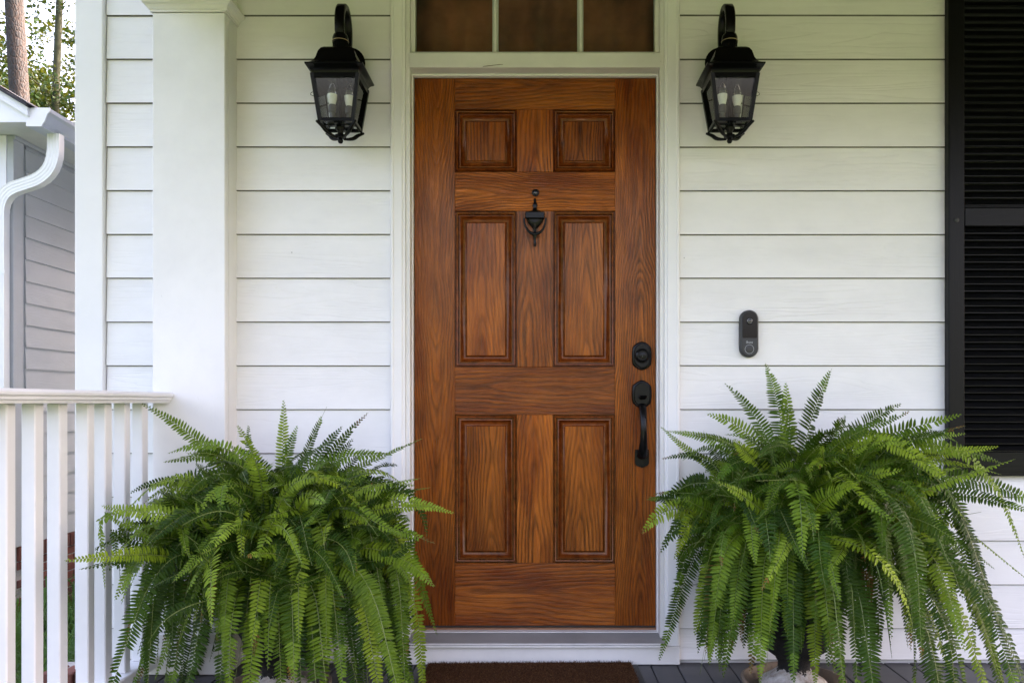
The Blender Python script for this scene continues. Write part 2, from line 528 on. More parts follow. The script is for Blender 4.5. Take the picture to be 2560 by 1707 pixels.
    def tube(self, pts, r, n=8, **kw):
        prof = [(cos(2 * pi * i / n), sin(2 * pi * i / n)) for i in range(n)]
        sc = r if isinstance(r, list) else [r] * len(pts)
        return self.sweep(pts, prof, scale=sc, **kw)

    def mesh(self, name, mats, smooth=False, recalc=True):
        me = bpy.data.meshes.new(name)
        me.from_pydata(self.v, [], self.f)
        for m in (mats if isinstance(mats, (list, tuple)) else [mats]):
            me.materials.append(m)
        if any(self.mi):
            me.polygons.foreach_set('material_index', self.mi)
        if recalc:
            import bmesh
            bm = bmesh.new()
            bm.from_mesh(me)
            bmesh.ops.recalc_face_normals(bm, faces=bm.faces)
            bm.to_mesh(me)
            bm.free()
        if smooth:
            me.polygons.foreach_set('use_smooth', [True] * len(me.polygons))
            if isinstance(smooth, (int, float)) and smooth is not True:
                me.set_sharp_from_angle(angle=radians(smooth))
        me.update()
        return me


def link(name, me, parent=None, loc=(0, 0, 0), rot=(0, 0, 0), label=None, cat=None, group=None, kind=None):
    o = bpy.data.objects.new(name, me)
    COL.objects.link(o)
    o.parent = parent
    o.location = loc
    o.rotation_euler = rot
    if label: o['label'] = label
    if cat: o['category'] = cat
    if group: o['group'] = group
    if kind: o['kind'] = kind
    return o


def obj(name, mb, mats, parent=None, smooth=False, recalc=True, **kw):
    return link(name, mb.mesh(name, mats, smooth, recalc), parent, **kw)


def thing(name, label, cat, loc=(0, 0, 0), rot=(0, 0, 0), group=None):
    return link(name, None, None, loc, rot, label, cat, group)


def piece(name, x0, x1, y0, y1, z0, z1, mat, parent, c=0.002, **kw):
    """a chamfered board whose own origin is at its centre (keeps its grain its own)"""
    cx, cy, cz = (x0 + x1) / 2, (y0 + y1) / 2, (z0 + z1) / 2
    mb = MB().cbox(x0 - cx, x1 - cx, y0 - cy, y1 - cy, z0 - cz, z1 - cz, c)
    return obj(name, mb, mat, parent, loc=(cx, cy, cz), **kw)

# ------------------------------------------------------------------ ground
GZ = -0.66
g = MB()
NX = 24
g.add([(-400, -400, 0), (400, -400, 0), (400, 400, 0), (-400, 400, 0)], [(0, 1, 2, 3)])
obj('ground', g, M['lawn'], loc=(0, 0, GZ), kind='structure', label='green lawn around the house')
w = MB()
w.cbox(-0.75, 0.75, -9.0, -2.75, 0, 0.06, 0.01)
w.cbox(-0.95, 0.95, -2.75, -2.42, 0, 0.16, 0.01).cbox(-0.95, 0.95, -2.42, -2.10, 0, 0.32, 0.01).cbox(-0.95, 0.95, -2.10, -1.80, 0, 0.48, 0.01)
obj('front_path', w, M['concrete'], loc=(0, 0, GZ + 0.004), kind='structure', label='pale concrete path and steps up to the porch')

# ------------------------------------------------------------------ porch floor of painted planks
floor = link('porch_floor', MB().box(-1.40, 5.2, -1.78, -0.001, GZ, -0.03).mesh('porch_floor', M['deck']), kind='structure', label='dark grey plank floor of the porch')
pm = None
PW = 0.0975
i = 0
x = -1.425
while x < 5.2:
    if pm is None:
        pm = MB().cbox(-PW / 2 + 0.002, PW / 2 - 0.002, -1.80, -0.0005, -0.028, 0, 0.0025).mesh('plank', M['deck'])
    link('plank', pm, floor, (x + PW / 2, 0, random.uniform(-0.0012, 0)))
    x += PW

# ------------------------------------------------------------------ our house: wall of lap boards
HX0, HX1 = -1.708, 5.6
house = thing('white_house', 'white lap-sided house front around the wooden front door', 'house', (0, 0, 0))
core = MB()
DX0, DX1, DZ1 = -0.535, 0.528, 2.62
core.box(HX0, DX0, 0.014, 0.16, GZ, 2.9).box(DX1, HX1, 0.014, 0.16, GZ, 2.9).box(DX0, DX1, 0.014, 0.16, DZ1, 2.9).box(DX0, DX1, 0.014, 0.16, GZ, 0.0)
core.box(HX0, HX0 + 0.12, 0.16, 8, GZ, 2.9).box(HX1 - 0.12, HX1, 0.16, 8, GZ, 2.9).box(HX0, HX1, 8, 8.1, GZ, 2.9).box(HX0 + 0.12, HX1 - 0.12, 0.16, 8, 2.84, 2.9).box(HX0 + 0.12, HX1 - 0.12, 0.16, 8, -0.05, 0.0)
obj('wall_core', core, M['trim'], house)
room = MB().box(HX0 + 0.125, HX1 - 0.125, 1.9, 1.95, 0.005, 2.83).box(HX0 + 0.125, HX1 - 0.125, 0.17, 1.9, 2.80, 2.835)
obj('interior_lining', room, M['interior'], house)
rf = MB()
rf.prism([(-2.25, 2.78), (3.9, 5.9), (10.0, 2.78), (10.0, 2.98), (3.9, 6.15), (-2.25, 2.98)], 'x', -2.0, 6.2)
rf.prism([(0.02, 2.9), (3.9, 5.85), (8.0, 2.9)], 'x', HX0, HX0 + 0.1)
obj('roof', rf, M['shingle'], house)

PITCH, Z0 = 0.1640, 1.277
LAP = 0.03
zs = [Z0 + PITCH * k_ for k_ in range(-8, 10)]
bmesh_cache = {}
def board_mesh(L, h, mat):
    key = (round(L, 3), round(h, 3), mat.name)
    if key not in bmesh_cache:
        # section: slim wedge, butt edge proud at the bottom with a small drip kerf
        sec = [(-0.0085, 0.0), (-0.0120, 0.0026), (-0.0123, 0.0032), (-0.0015, h), (0.0045, h), (0.0005, 0.004), (-0.0035, 0.0036), (-0.0035, 0.0)]
        mb_ = MB().prism(sec, 'x', -L / 2, L / 2)
        for fi, f in enumerate(mb_.f):      # dark butt edge paints in the shadow and dirt line under each board
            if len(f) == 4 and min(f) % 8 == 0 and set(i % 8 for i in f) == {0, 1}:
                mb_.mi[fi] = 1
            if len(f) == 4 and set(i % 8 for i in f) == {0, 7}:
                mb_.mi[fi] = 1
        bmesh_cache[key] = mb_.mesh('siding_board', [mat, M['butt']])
    return bmesh_cache[key]
def board_run(x0, x1, parent, mat, zmin):
    for zb in zs:
        z_b, hh = zb, PITCH + LAP
        if zb < zmin:
            if zb + PITCH < zmin + 0.03:
                continue
            z_b, hh = zmin, zb + PITCH + LAP - zmin
        o = link('siding_board', board_mesh(x1 - x0, hh, mat), parent, ((x0 + x1) / 2, random.uniform(-0.0006, 0.0003), z_b))
        o.rotation_euler.y = random.uniform(-0.0007, 0.0007)
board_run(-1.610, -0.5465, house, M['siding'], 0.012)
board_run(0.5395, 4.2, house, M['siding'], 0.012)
piece('corner_board', -1.719, -1.615, -0.030, 0.02, -0.018, 2.9, M['trim'], house, 0.003)
piece('corner_board', -1.723, -1.708, 0.022, 0.13, -0.018, 2.9, M['trim'], house, 0.003)

# brick foundation showing at the corner, under the boards
bm_stand = MB().cbox(-0.027, 0.027, -0.05, 0.05, -0.10, 0.0, 0.004).mesh('brick', M['brick'])
bm_run = MB().cbox(-0.098, 0.098, -0.045, 0.045, -0.028, 0.028, 0.004).mesh('brick', M['brick'])
obj('mortar', MB().box(-1.835, -1.43, -0.035, 0.10, GZ, -0.030), M['mortar'], house)
for k_ in range(7):
    link('brick', bm_stand, house, (-1.806 + k_ * 0.064, -0.005, -0.022 + random.uniform(-0.003, 0.001)), (0, 0, 0))
for row in range(7):
    for k_ in range(3):
        xx = -1.74 + k_ * 0.206 - (0.10 if row % 2 else 0)
        if -1.85 < xx - 0.02 and xx + 0.09 < -1.3:
            link('brick', bm_run, house, (xx, -0.004, -0.160 - row * 0.0665))

# ------------------------------------------------------------------ porch ceiling, beams
pc = link('porch_ceiling', MB().box(-1.12, 5.4, -1.72, -0.02, 2.757, 2.80).mesh('porch_ceiling', M['ceiling_wood']), kind='structure', label='stained wood porch ceiling')
cm = MB().cbox(-3.26, 3.26, -0.0595, 0.0595, 0, 0.018, 0.005).mesh('plank', M['ceiling_wood'])
for k_ in range(14):
    link('plank', cm, pc, (2.13, -0.085 - k_ * 0.122, 2.735))
bmB = MB()
bmB.cbox(-1.386, -1.123, -1.98, -0.002, 2.44, 2.88, 0.004)
bmB.cbox(-1.1228, 5.4, -1.98, -1.72, 2.415, 2.88, 0.004)
obj('porch_beam', bmB, M['trim'], kind='structure', label='white boxed beam around the porch ceiling')

# ------------------------------------------------------------------ pilaster
pil = thing('pilaster', 'square white pilaster against the siding at the end of the railing', 'pilaster', (-1.2545, -0.06, 0))
obj('shaft', MB().cbox(-0.1315, 0.1315, -0.06, 0.0605, 0.165, 2.384, 0.003), M['pilaster'], pil)
obj('plinth', MB().cbox(-0.1565, 0.1565, -0.087, 0.0585, 0.002, 0.150, 0.004), M['pilaster'], pil)
obj('base_moulding', MB().cbox(-0.147, 0.147, -0.077, 0.0585, 0.1505, 0.167, 0.005), M['pilaster'], pil)
cap = MB()
prof = [(0.0, 2.384), (0.006, 2.384), (0.006, 2.391), (0.010, 2.393), (0.012, 2.399), (0.018, 2.406), (0.026, 2.410), (0.028, 2.414), (0.031, 2.416), (0.031, 2.423), (0.0, 2.423)]
cv, cf = [], []
for (o_, zz_) in prof:
    cv += [(-0.1315 - o_, 0.0585, zz_), (-0.1315 - o_, -0.06 - o_, zz_), (0.1315 + o_, -0.06 - o_, zz_), (0.1315 + o_, 0.0585, zz_)]
for a in range(len(prof) - 1):
    for b in range(3):
        cf.append((a * 4 + b, a * 4 + b + 1, a * 4 + b + 5, a * 4 + b + 4))
cap.add(cv, cf)
obj('crown_moulding', cap, M['trim_old'], pil)
obj('frieze', MB().cbox(-0.130, 0.130, -0.0585, 0.0585, 2.386, 2.438, 0.002), M['pilaster'], pil)
obj('seam_strip', MB().box(0.1318, 0.1330, -0.030, -0.0275, 0.17, 2.37), M['trim_old'], pil)

# ------------------------------------------------------------------ railing, running from the pilaster towards the street
RX = -1.385
rail = thing('porch_railing', 'white painted railing with square balusters beside the fern', 'railing', (RX, -0.12, 0))
sec = [(-0.078, 1.005), (-0.070, 1.013), (0.070, 1.013), (0.078, 1.005), (0.078, 0.998), (0.071, 0.993), (0.071, 0.986), (0.064, 0.982), (0.062, 0.975), (-0.062, 0.975), (-0.064, 0.982), (-0.071, 0.986), (-0.071, 0.993), (-0.078, 0.998)]
obj('top_rail', MB().prism(sec, 'y', -1.62, -0.001), M['rail'], rail)
obj('bottom_rail', MB().cbox(-0.038, 0.038, -1.62, 0.028, 0.036, 0.076, 0.004), M['rail'], rail)
bal = MB().cbox(-0.0195, 0.0195, -0.0195, 0.0195, 0.0762, 0.9748, 0.003).mesh('baluster', M['rail'])
yy = -0.085
for k_ in range(13):
    o = link('baluster', bal, rail, (random.uniform(-0.003, 0.003), yy + (0.012 if k_ == 3 else random.uniform(-0.004, 0.004)), 0), (0, 0, random.uniform(-0.05, 0.05)))
    o.rotation_euler.x = random.uniform(-0.002, 0.002)
    yy -= 0.1215

# ------------------------------------------------------------------ door frame with transom
fr = thing('door_frame', 'white painted door frame with a three-pane transom window', 'door frame', (0, 0, 0))
def casing(x0, x1, mirror):
    w_ = x1 - x0
    sec = [(0, -0.0), (0, -0.026), (0.004, -0.030), (0.010, -0.030), (0.012, -0.027), (w_ - 0.012, -0.025), (w_ - 0.010, -0.021), (w_, -0.019), (w_, 0.0)]
    p = [((x0 + a) if not mirror else (x1 - a), b + 0.0135) for a, b in sec]
    return MB().prism([(a, b - 0.0135) for a, b in p], 'z', 0.0705, 2.70)
obj('casing', casing(-0.543, -0.489, False), M['trim'], fr)
obj('casing', casing(0.4805, 0.536, True), M['trim'], fr)
obj('jamb', MB().cbox(-0.4888, -0.472, -0.012, 0.15, 0.078, 2.70, 0.0015), M['trim_old'], fr)
obj('jamb', MB().cbox(0.4645, 0.4803, -0.012, 0.15, 0.078, 2.70, 0.0015), M['trim_old'], fr)
obj('door_stop', MB().cbox(-0.4718, -0.4668, 0.030, 0.054, 0.105, 2.2245, 0.001), M['trim'], fr)
obj('door_stop', MB().cbox(0.4592, 0.4643, 0.030, 0.054, 0.105, 2.2245, 0.001), M['trim'], fr)
obj('door_stop', MB().cbox(-0.4665, 0.4590, 0.032, 0.054, 2.218, 2.2248, 0.001), M['trim'], fr)
head = MB().prism([(-0.018, 2.225), (-0.026, 2.2265), (-0.026, 2.239), (-0.020, 2.2405), (-0.020, 2.281), (-0.014, 2.283), (-0.008, 2.291), (0.0, 2.293), (0.15, 2.293), (0.15, 2.225)], 'x', -0.4718, 0.4643)
obj('head_bar', head, M['trim_old'], fr)
tw = obj('transom_window', MB().cbox(-0.4718, -0.4558, 0.004, 0.05, 2.2935, 2.69, 0.002).cbox(0.4480, 0.4643, 0.004, 0.05, 2.2935, 2.69, 0.002).cbox(-0.4556, 0.4478, 0.004, 0.05, 2.66, 2.69, 0.002), M['trim_old'], fr)
xs = [-0.4556, -0.1655, -0.1425, 0.1565, 0.1795, 0.4478]
for a, b in ((1, 2), (3, 4)):
    xm = (xs[a] + xs[b]) / 2
    sec = [(xs[a], 0.024), (xs[a] + 0.004, 0.014), (xm - 0.005, 0.010), (xm - 0.004, 0.006), (xm + 0.004, 0.006), (xm + 0.005, 0.010), (xs[b] - 0.004, 0.014), (xs[b], 0.024), (xs[b], 0.04), (xs[a], 0.04)]
    obj('muntin', MB().prism(sec, 'z', 2.2935, 2.6595), M['trim_old'], tw)
for a, b in ((0, 1), (2, 3), (4, 5)):
    obj('pane', MB().box(xs[a] + 0.0005, xs[b] - 0.0005, 0.028, 0.031, 2.2937, 2.659), M['pane'], tw)
cp, cf_ = [], []
for i in range(121):
    u = i / 120
    xx = -0.52 + 1.03 * u
    yy_ = 0.235 + 0.016 * sin(u * 46) + 0.010 * sin(u * 17 + 1)
    for zi in range(5):
        q = zi / 4
        cp.append((xx + 0.05 * (q - 0.5) * sin(u * 3.0), yy_ + 0.006 * sin(u * 30 + q * 3), 2.22 + 0.40 * q))
for i in range(120):
    for zi in range(4):
        b0 = i * 5 + zi
        cf_.append((b0, b0 + 5, b0 + 6, b0 + 1))
obj('reflection_sheet', MB().add(cp, cf_), M['reflection_sheet'], None, True, label='added brown sheet behind the transom panes, for their warm reflection', cat='reflection_sheet')  # pleated sheet added behind the glass in place of its warm reflection
# threshold
sill = obj('threshold', MB().prism([(0.048, 0.096), (0.048, 0.1055), (0.020, 0.1045), (-0.047, 0.0885), (-0.050, 0.0865), (-0.050, 0.082), (-0.044, 0.0805), (-0.044, 0.0775), (-0.048, 0.0765), (-0.048, 0.0705), (0.0, 0.0700), (0.12, 0.0700), (0.12, 0.096)], 'x', -0.4885, 0.4800), M['sill'], fr)
obj('nosing', MB().cbox(-0.489, 0.4805, -0.056, -0.0502, 0.0712, 0.0795, 0.002).cbox(-0.489, 0.4805, -0.056, -0.0502, 0.0815, 0.0865, 0.0015), M['aluminium'], sill)
obj('metal_strip', MB().cbox(-0.4715, 0.4640, 0.018, 0.0475, 0.1058, 0.1095, 0.0012), M['aluminium'], sill)
obj('wood_strip', MB().cbox(-0.4715, 0.4640, 0.048, 0.12, 0.0965, 0.1145, 0.002), M['sillwood'], sill)
piece('kick_board', -0.5435, 0.5365, -0.036, 0.0, 0.002, 0.0690, M['trim_old'], fr, 0.003)

# ------------------------------------------------------------------ front door
DX = (-0.4660, 0.4585)
DY = 0.056
DZ = (0.1225, 2.2175)
door = thing('front_door', 'six-panel stained wood front door with black hardware', 'door', (-0.004, DY, DZ[0]))
ox, oz = -0.004, DZ[0]
def dpiece(name, x0, x1, z0, z1, mat, y0=0.0, y1=0.044):
    return piece(name, x0 - ox, x1 - ox, y0, y1, z0 - oz, z1 - oz, mat, door, 0.0012)
SXL, SXR = -0.311, 0.303
MXL, MXR = -0.0735, 0.0655
rows = [(1.859, 2.098), (1.112, 1.710), (0.362, 0.930)]
dpiece('stile', DX[0], SXL, DZ[0], DZ[1], M['wood_v'])
dpiece('stile', SXR, DX[1], DZ[0], DZ[1], M['wood_v'])
for z0, z1 in ((2.098, DZ[1]), (1.710, 1.859), (0.930, 1.112), (DZ[0], 0.362)):
    dpiece('rail', SXL + 0.0003, SXR - 0.0003, z0, z1, M['wood_h'])
for z0, z1 in rows:
    dpiece('mullion', MXL, MXR, z0 + 0.0003, z1 - 0.0003, M['wood_v'])
pan_prof = [(0.0, 0.0), (0.0012, 0.0085), (0.0038, 0.0088), (0.0050, -0.0020), (0.0078, -0.0050), (0.0112, -0.0035), (0.0125, 0.0030), (0.0135, 0.0110), (0.0168, 0.0115), (0.0180, 0.0040), (0.0208, 0.0030), (0.0232, 0.0050), (0.0245, 0.0120), (0.0340, 0.0185), (0.0385, 0.0190), (0.0395, 0.0125), (0.0430, 0.0105), (0.0440, 0.0060)]
for (x0, x1) in ((SXL, MXL), (MXR, SXR)):
    for (z0, z1) in rows:
        cx, cz = (x0 + x1) / 2, (z0 + z1) / 2
        hw, hh = (x1 - x0) / 2 - 0.0004, (z1 - z0) / 2 - 0.0004
        vs, fs = [], []
        for (ins, dp) in pan_prof:
            a, b = hw - ins, hh - ins
            vs += [(-a, dp, -b), (a, dp, -b), (a, dp, b), (-a, dp, b)]
        for q in range(len(pan_prof) - 1):
            for e in range(4):
                e2 = (e + 1) % 4
                fs.append((q * 4 + e, q * 4 + e2, (q + 1) * 4 + e2, (q + 1) * 4 + e))
        a, b = hw - 0.0442, hh - 0.0442
        fld = MB().cbox(-a, a, 0.0052, 0.02, -b, b, 0.0015)
        fo = obj('panel', fld, M['wood_v'], door, loc=(cx - ox, 0, cz - oz))
        obj('moulding', MB().add(vs, fs), M['wood_mould'], fo, smooth=50)
obj('backing', MB().box(SXL - ox, SXR - ox, 0.021, 0.043, 0.23, 2.0), M['wood_mould'], door)
obj('door_sweep', MB().box(DX[0] - ox, DX[1] - ox, 0.006, 0.04, -0.0065, -0.0005), M['rubber'], door)

def scallop_plate(w_, h_, t, depth0=0.0):
    """escutcheon: straight sides swelling slightly, pointed-arch top and bottom"""
    pts = []
    n = 10
    for i in range(n + 1):
        u = -1 + 2 * i / n
        pts.append((w_ / 2 * u * 0.86 if abs(u) == 1 else w_ / 2 * u * 0.86, h_ / 2 - 0.17 * h_ * (abs(u) ** 1.6) * (1.0 - 0.25 * (1 - abs(u)))))
    pts = pts + [(w_ / 2 * 0.93, h_ * 0.28), (w_ / 2, h_ * 0.12), (w_ / 2, -h_ * 0.12), (w_ / 2 * 0.93, -h_ * 0.28)]
    for i in range(n + 1):
        u = 1 - 2 * i / n
        pts.append((w_ / 2 * u * 0.86, -(h_ / 2 - 0.17 * h_ * (abs(u) ** 1.6) * (1.0 - 0.25 * (1 - abs(u))))))
    pts = pts + [(-w_ / 2 * 0.93, -h_ * 0.28), (-w_ / 2, -h_ * 0.12), (-w_ / 2, h_ * 0.12), (-w_ / 2 * 0.93, h_ * 0.28)]
    layers = [(1.0, 0.0), (1.0, 0.25), (0.95, 0.55), (0.90, 0.62), (0.80, 0.66), (0.77, 0.90), (0.73, 1.0)]
    m = len(pts)
    vs, fs = [], []
    for s, d in layers:
        sh = min(w_, h_) * (1 - s) / 2
        for (a, b) in pts:
            vs.append((a * (1 - 2 * sh / w_), -depth0 - d * t, b * (1 - 2 * sh / h_)))
    for q in range(len(layers) - 1):
        for e in range(m):
            e2 = (e + 1) % m
            fs.append((q * m + e, q * m + e2, (q + 1) * m + e2, (q + 1) * m + e))
    fs.append(tuple((len(layers) - 1) * m + e for e in range(m)))
    return MB().add(vs, fs)
HX = 0.405 - ox
db = obj('deadbolt', scallop_plate(0.076, 0.110, 0.016), M['bronze'], door, 40, loc=(HX, -0.0005, 1.155 - oz))
obj('lock_cylinder', MB().lathe([(0.0275, 0.0155), (0.0275, 0.020), (0.025, 0.024), (0.021, 0.0265), (0.019, 0.0275), (0.018, 0.025), (0.0135, 0.025), (0.0125, 0.0285), (0.011, 0.029)], 32, axis='y'), M['bronze'], db, 40)
obj('keyhole', MB().cbox(-0.0014, 0.0014, -0.0296, -0.0288, -0.006, 0.006, 0.0003), M['rubber'], db)
hs = obj('handle_set', scallop_plate(0.076, 0.108, 0.016), M['bronze'], door, 40, loc=(HX, -0.0005, 1.008 - oz))
# grip: leaves the upper plate, bows out and returns to the lower plate
gp, gs = [], []
for i in range(25):
    u = i / 24
    z_ = -0.042 - 0.195 * u
    y_ = -0.014 - 0.048 * (sin(pi * min(1, max(0, u * 1.0))) ** 0.62) * (1 - 0.12 * u)
    gp.append((0.0, y_, z_))
    gs.append(0.0155 - 0.0035 * sin(pi * min(1, u * 1.25)) + (0.004 * max(0, u - 0.75) * 4))
ep = [(cos(2 * pi * j / 14) * 1.0, sin(2 * pi * j / 14) * 0.62) for j in range(14)]
obj('grip', MB().sweep(gp, ep, up=(0, -1, 0.001), scale=gs), M['bronze'], hs, 50)
obj('thumb_latch', MB().sweep([(0, -0.015, -0.018), (0, -0.028, -0.017), (0, -0.042, -0.012), (0, -0.050, -0.006)], [(-0.011, -0.002), (0.011, -0.002), (0.012, 0.0), (0.011, 0.002), (-0.011, 0.002), (-0.012, 0.0)], up=(0, 0, 1), scale=[0.7, 0.9, 1.15, 1.0]), M['bronze'], hs, 40)
lp = MB().prism([(-0.026, 0.032), (-0.027, 0.02), (-0.027, -0.022), (-0.020, -0.030), (0.0, -0.037), (0.020, -0.030), (0.027, -0.022), (0.027, 0.02), (0.026, 0.032)], 'y', -0.008, 0.0)
obj('lower_plate', lp, M['bronze'], hs, loc=(0, 0, -0.243))
obj('screw', MB().lathe([(0.0045, 0.0), (0.0045, 0.0105), (0.003, 0.012)], 12, axis='y'), M['bronze'], hs, 40, loc=(0, -0.012, -0.222))
# knocker
kn = link('knocker', None, door, (0.0, -0.0005, 0))
def KZ(z_): return z_ - oz
plate = MB()
kprof = [(1.573, 0.0045), (1.582, 0.0055), (1.590, 0.0035), (1.612, 0.005), (1.625, 0.010), (1.632, 0.0055), (1.640, 0.0065), (1.652, 0.018), (1.664, 0.028), (1.676, 0.032), (1.690, 0.034), (1.702, 0.036), (1.706, 0.026), (1.712, 0.011), (1.722, 0.0065), (1.730, 0.0105), (1.738, 0.0075), (1.745, 0.0045), (1.752, 0.0055), (1.757, 0.0035)]
ring_n = 12
vs, fs = [], []
for (z_, r_) in kprof:
    for j in range(ring_n + 1):
        a = pi * j / ring_n
        vs.append((r_ * cos(a), -min(0.015, r_ * 0.75) * sin(a) - 0.001, KZ(z_)))
for q in range(len(kprof) - 1):
    for j in range(ring_n):
        b0 = q * (ring_n + 1) + j
        fs.append((b0, b0 + 1, b0 + ring_n + 2, b0 + ring_n + 1))
plate.add(vs, fs)
obj('urn_plate', plate, M['bronze'], kn, 60)
obj('hinge_block', MB().cbox(-0.037, 0.037, -0.026, -0.004, KZ(1.676), KZ(1.702), 0.003), M['bronze'], kn)
rp, rs = [], []
for i in range(33):
    a = pi * (0.02 + 0.96 * i / 32)
    rp.append((-0.0415 * cos(a), -0.021 - 0.004 * sin(a), KZ(1.684) - 0.068 * (sin(a) ** 0.85)))
    rs.append(0.0035 + 0.003 * sin(a) ** 4)
obj('ring', MB().tube(rp, rs, 10, up=(0, -1, 0)), M['bronze'], kn, 60)
obj('striker', MB().lathe([(0.0035, 0.0), (0.0055, 0.004), (0.0045, 0.010), (0.0055, 0.028), (0.008, 0.036), (0.009, 0.042)], 12, center=(0, -0.022, KZ(1.573))), M['bronze'], kn, 60)
ph = obj('peephole', MB().lathe([(0.0142, 0.0), (0.0142, 0.003), (0.0125, 0.0055), (0.0095, 0.0058), (0.0090, 0.004)], 28, axis='y'), M['bronze'], door, 40, loc=(0.002, -0.0005, 1.779 - oz))
obj('viewer_lens', MB().lathe([(0.0089, 0.0038), (0.0082, 0.0055), (0.0062, 0.0072), (0.0035, 0.0082), (0.001, 0.0085)], 20, axis='y'), M['lens'], ph, True)

# ------------------------------------------------------------------ wall lanterns
def lantern(label, X, flip):
    t = thing('wall_lantern', label, 'lantern', (X, 0, 0), group='wall lanterns beside the front door')
    CY = -0.158
    bm_ = M['black_metal']
    # back plate on the siding
    obj('back_plate', MB().lathe([(0.058, 0.0), (0.058, 0.006), (0.050, 0.012), (0.030, 0.016), (0.026, 0.022)], 28, axis='y'), bm_, t, 40, loc=(0, -0.012, 2.245))
    # hooked arm rising from the plate, over, and down on to the cap
    pts, wd = [], []
    pts.append((0, -0.03, 2.245)); pts.append((0, -0.045, 2.252))
    for i in range(19):
        a = radians(-35) + radians(205) * i / 18
        pts.append((0, -0.113 + 0.060 * cos(a), 2.318 + 0.083 * sin(a)))
    pts.append((0, -0.170, 2.295)); pts.append((0, -0.162, 2.280))
    m_ = len(pts)
    sc = [1.0 + 0.15 * sin(pi * i / (m_ - 1)) for i in range(m_)]
    prof = [(-0.0160, -0.006), (-0.012, -0.0105), (0.012, -0.0105), (0.0160, -0.006), (0.0160, 0.006), (0.012, 0.0105), (-0.012, 0.0105), (-0.0160, 0.006)]
    obj('arm', MB().sweep(pts, prof, up=(1, 0, 0.0001) if False else (0, -0.3, 1), scale=sc), bm_, t, 50)
    # collar, fluted
    col = MB().lathe([(0.026, 2.223), (0.0275, 2.227), (0.0245, 2.229), (0.0245, 2.252), (0.0285, 2.254), (0.0290, 2.260), (0.0275, 2.263), (0.0280, 2.274), (0.024, 2.285), (0.014, 2.292)], 32, center=(0, CY, 0))
    for i in range(14):
        a = 2 * pi * i / 14
        col.tube([(0.0250 * cos(a), CY + 0.0250 * sin(a), 2.229), (0.0250 * cos(a), CY + 0.0250 * sin(a), 2.253)], 0.0028, 6, up=(0, 1, 0))
    cl = obj('collar', col, bm_, t, 40)
    obj('brass_ring', MB().lathe([(0.0286, 2.2600), (0.0296, 2.2608), (0.0296, 2.2622), (0.0280, 2.2632)], 32, center=(0, CY, 0)), M['brass'], cl, True)
    # square bell-shaped hood
    hp = [(0.074, 2.116), (0.080, 2.118), (0.082, 2.125), (0.088, 2.135), (0.097, 2.141), (0.100, 2.143), (0.100, 2.148), (0.092, 2.151), (0.083, 2.157), (0.076, 2.166), (0.070, 2.178), (0.067, 2.190), (0.063, 2.204), (0.056, 2.216), (0.047, 2.2235), (0.030, 2.2245)]
    vs, fs = [], []
    for (h_, z_) in hp:
        vs += [(-h_, CY - h_, z_), (h_, CY - h_, z_), (h_, CY + h_, z_), (-h_, CY + h_, z_)]
    for q in range(len(hp) - 1):
        for e in range(4):
            e2 = (e + 1) % 4
            fs.append((q * 4 + e, q * 4 + e2, (q + 1) * 4 + e2, (q + 1) * 4 + e))
    fs.append((0, 1, 2, 3)[::-1]); fs.append(tuple((len(hp) - 1) * 4 + e for e in range(4)))
    obj('hood', MB().add(vs, fs), bm_, t, 50)
    # tapered glazed body
    ht, hb, zt, zb = 0.079, 0.0575, 2.118, 1.960
    body = MB()
    for sx in (-1, 1):
        for sy in (-1, 1):
            body.sweep([(sx * ht, CY + sy * ht, zt), (sx * hb, CY + sy * hb, zb)], [(-0.0065, -0.0065), (0.0065, -0.0065), (0.0065, 0.0065), (-0.0065, 0.0065)], up=(0, 1, 0))
    for h_, z_, th in ((ht - 0.001, zt - 0.007, 0.008), (hb + 0.001, zb + 0.004, 0.006)):
        for s in (-1, 1):
            body.cbox(-h_, h_, CY + s * h_ - 0.005, CY + s * h_ + 0.005, z_ - th, z_ + th, 0.001)
            body.cbox(s * h_ - 0.005, s * h_ + 0.005, CY - h_ + 0.006, CY + h_ - 0.006, z_ - th, z_ + th, 0.001)
    body.cbox(-hb + 0.004, hb - 0.004, CY - 0.011, CY + 0.011, zb + 0.001, zb + 0.006, 0.001)
    body.cbox(-0.011, 0.011, CY - hb + 0.004, CY + hb - 0.004, zb - 0.004, zb + 0.0005, 0.001)
    bo = obj('cage', body, bm_, t)
    wire = [(-0.0715 - 0.001, CY - 0.070, 2.058), (-0.084, CY - 0.073, 2.052), (-0.087, CY - 0.073, 2.046), (-0.080, CY - 0.07, 2.042), (-0.068, CY - 0.068, 2.043)]
    obj('latch_wire', MB().tube([(p[0] * flip, p[1], p[2]) for p in wire], 0.0011, 6, up=(0, 1, 0)), bm_, bo, True)
    for s in (-1, 1):
        for ax in ('x', 'y'):
            a, b = ht - 0.004, hb - 0.003
            q = [(-a, s * a, zt - 0.012), (a, s * a, zt - 0.012), (b, s * b, zb + 0.008), (-b, s * b, zb + 0.008)]
            q2 = [(u, w_ - s * 0.002, z_) for u, w_, z_ in q]
            pts8 = q + q2
            if ax == 'x':
                pts8 = [(u, CY + w_, z_) for u, w_, z_ in pts8]
            else:
                pts8 = [(w_, CY + u, z_) for u, w_, z_ in pts8]
            obj('pane', MB().add(pts8, [(0, 1, 2, 3), (7, 6, 5, 4), (0, 4, 5, 1), (1, 5, 6, 2), (2, 6, 7, 3), (3, 7, 4, 0)]), M['glass'], t)
    obj('back_shadow_strip', MB().cbox(-0.034, 0.034, CY + 0.0575, CY + 0.0600, zb + 0.006, zt - 0.006, 0.0008), M['back_shadow'], t)  # added dark strip in place of the plate and shadow behind the glass
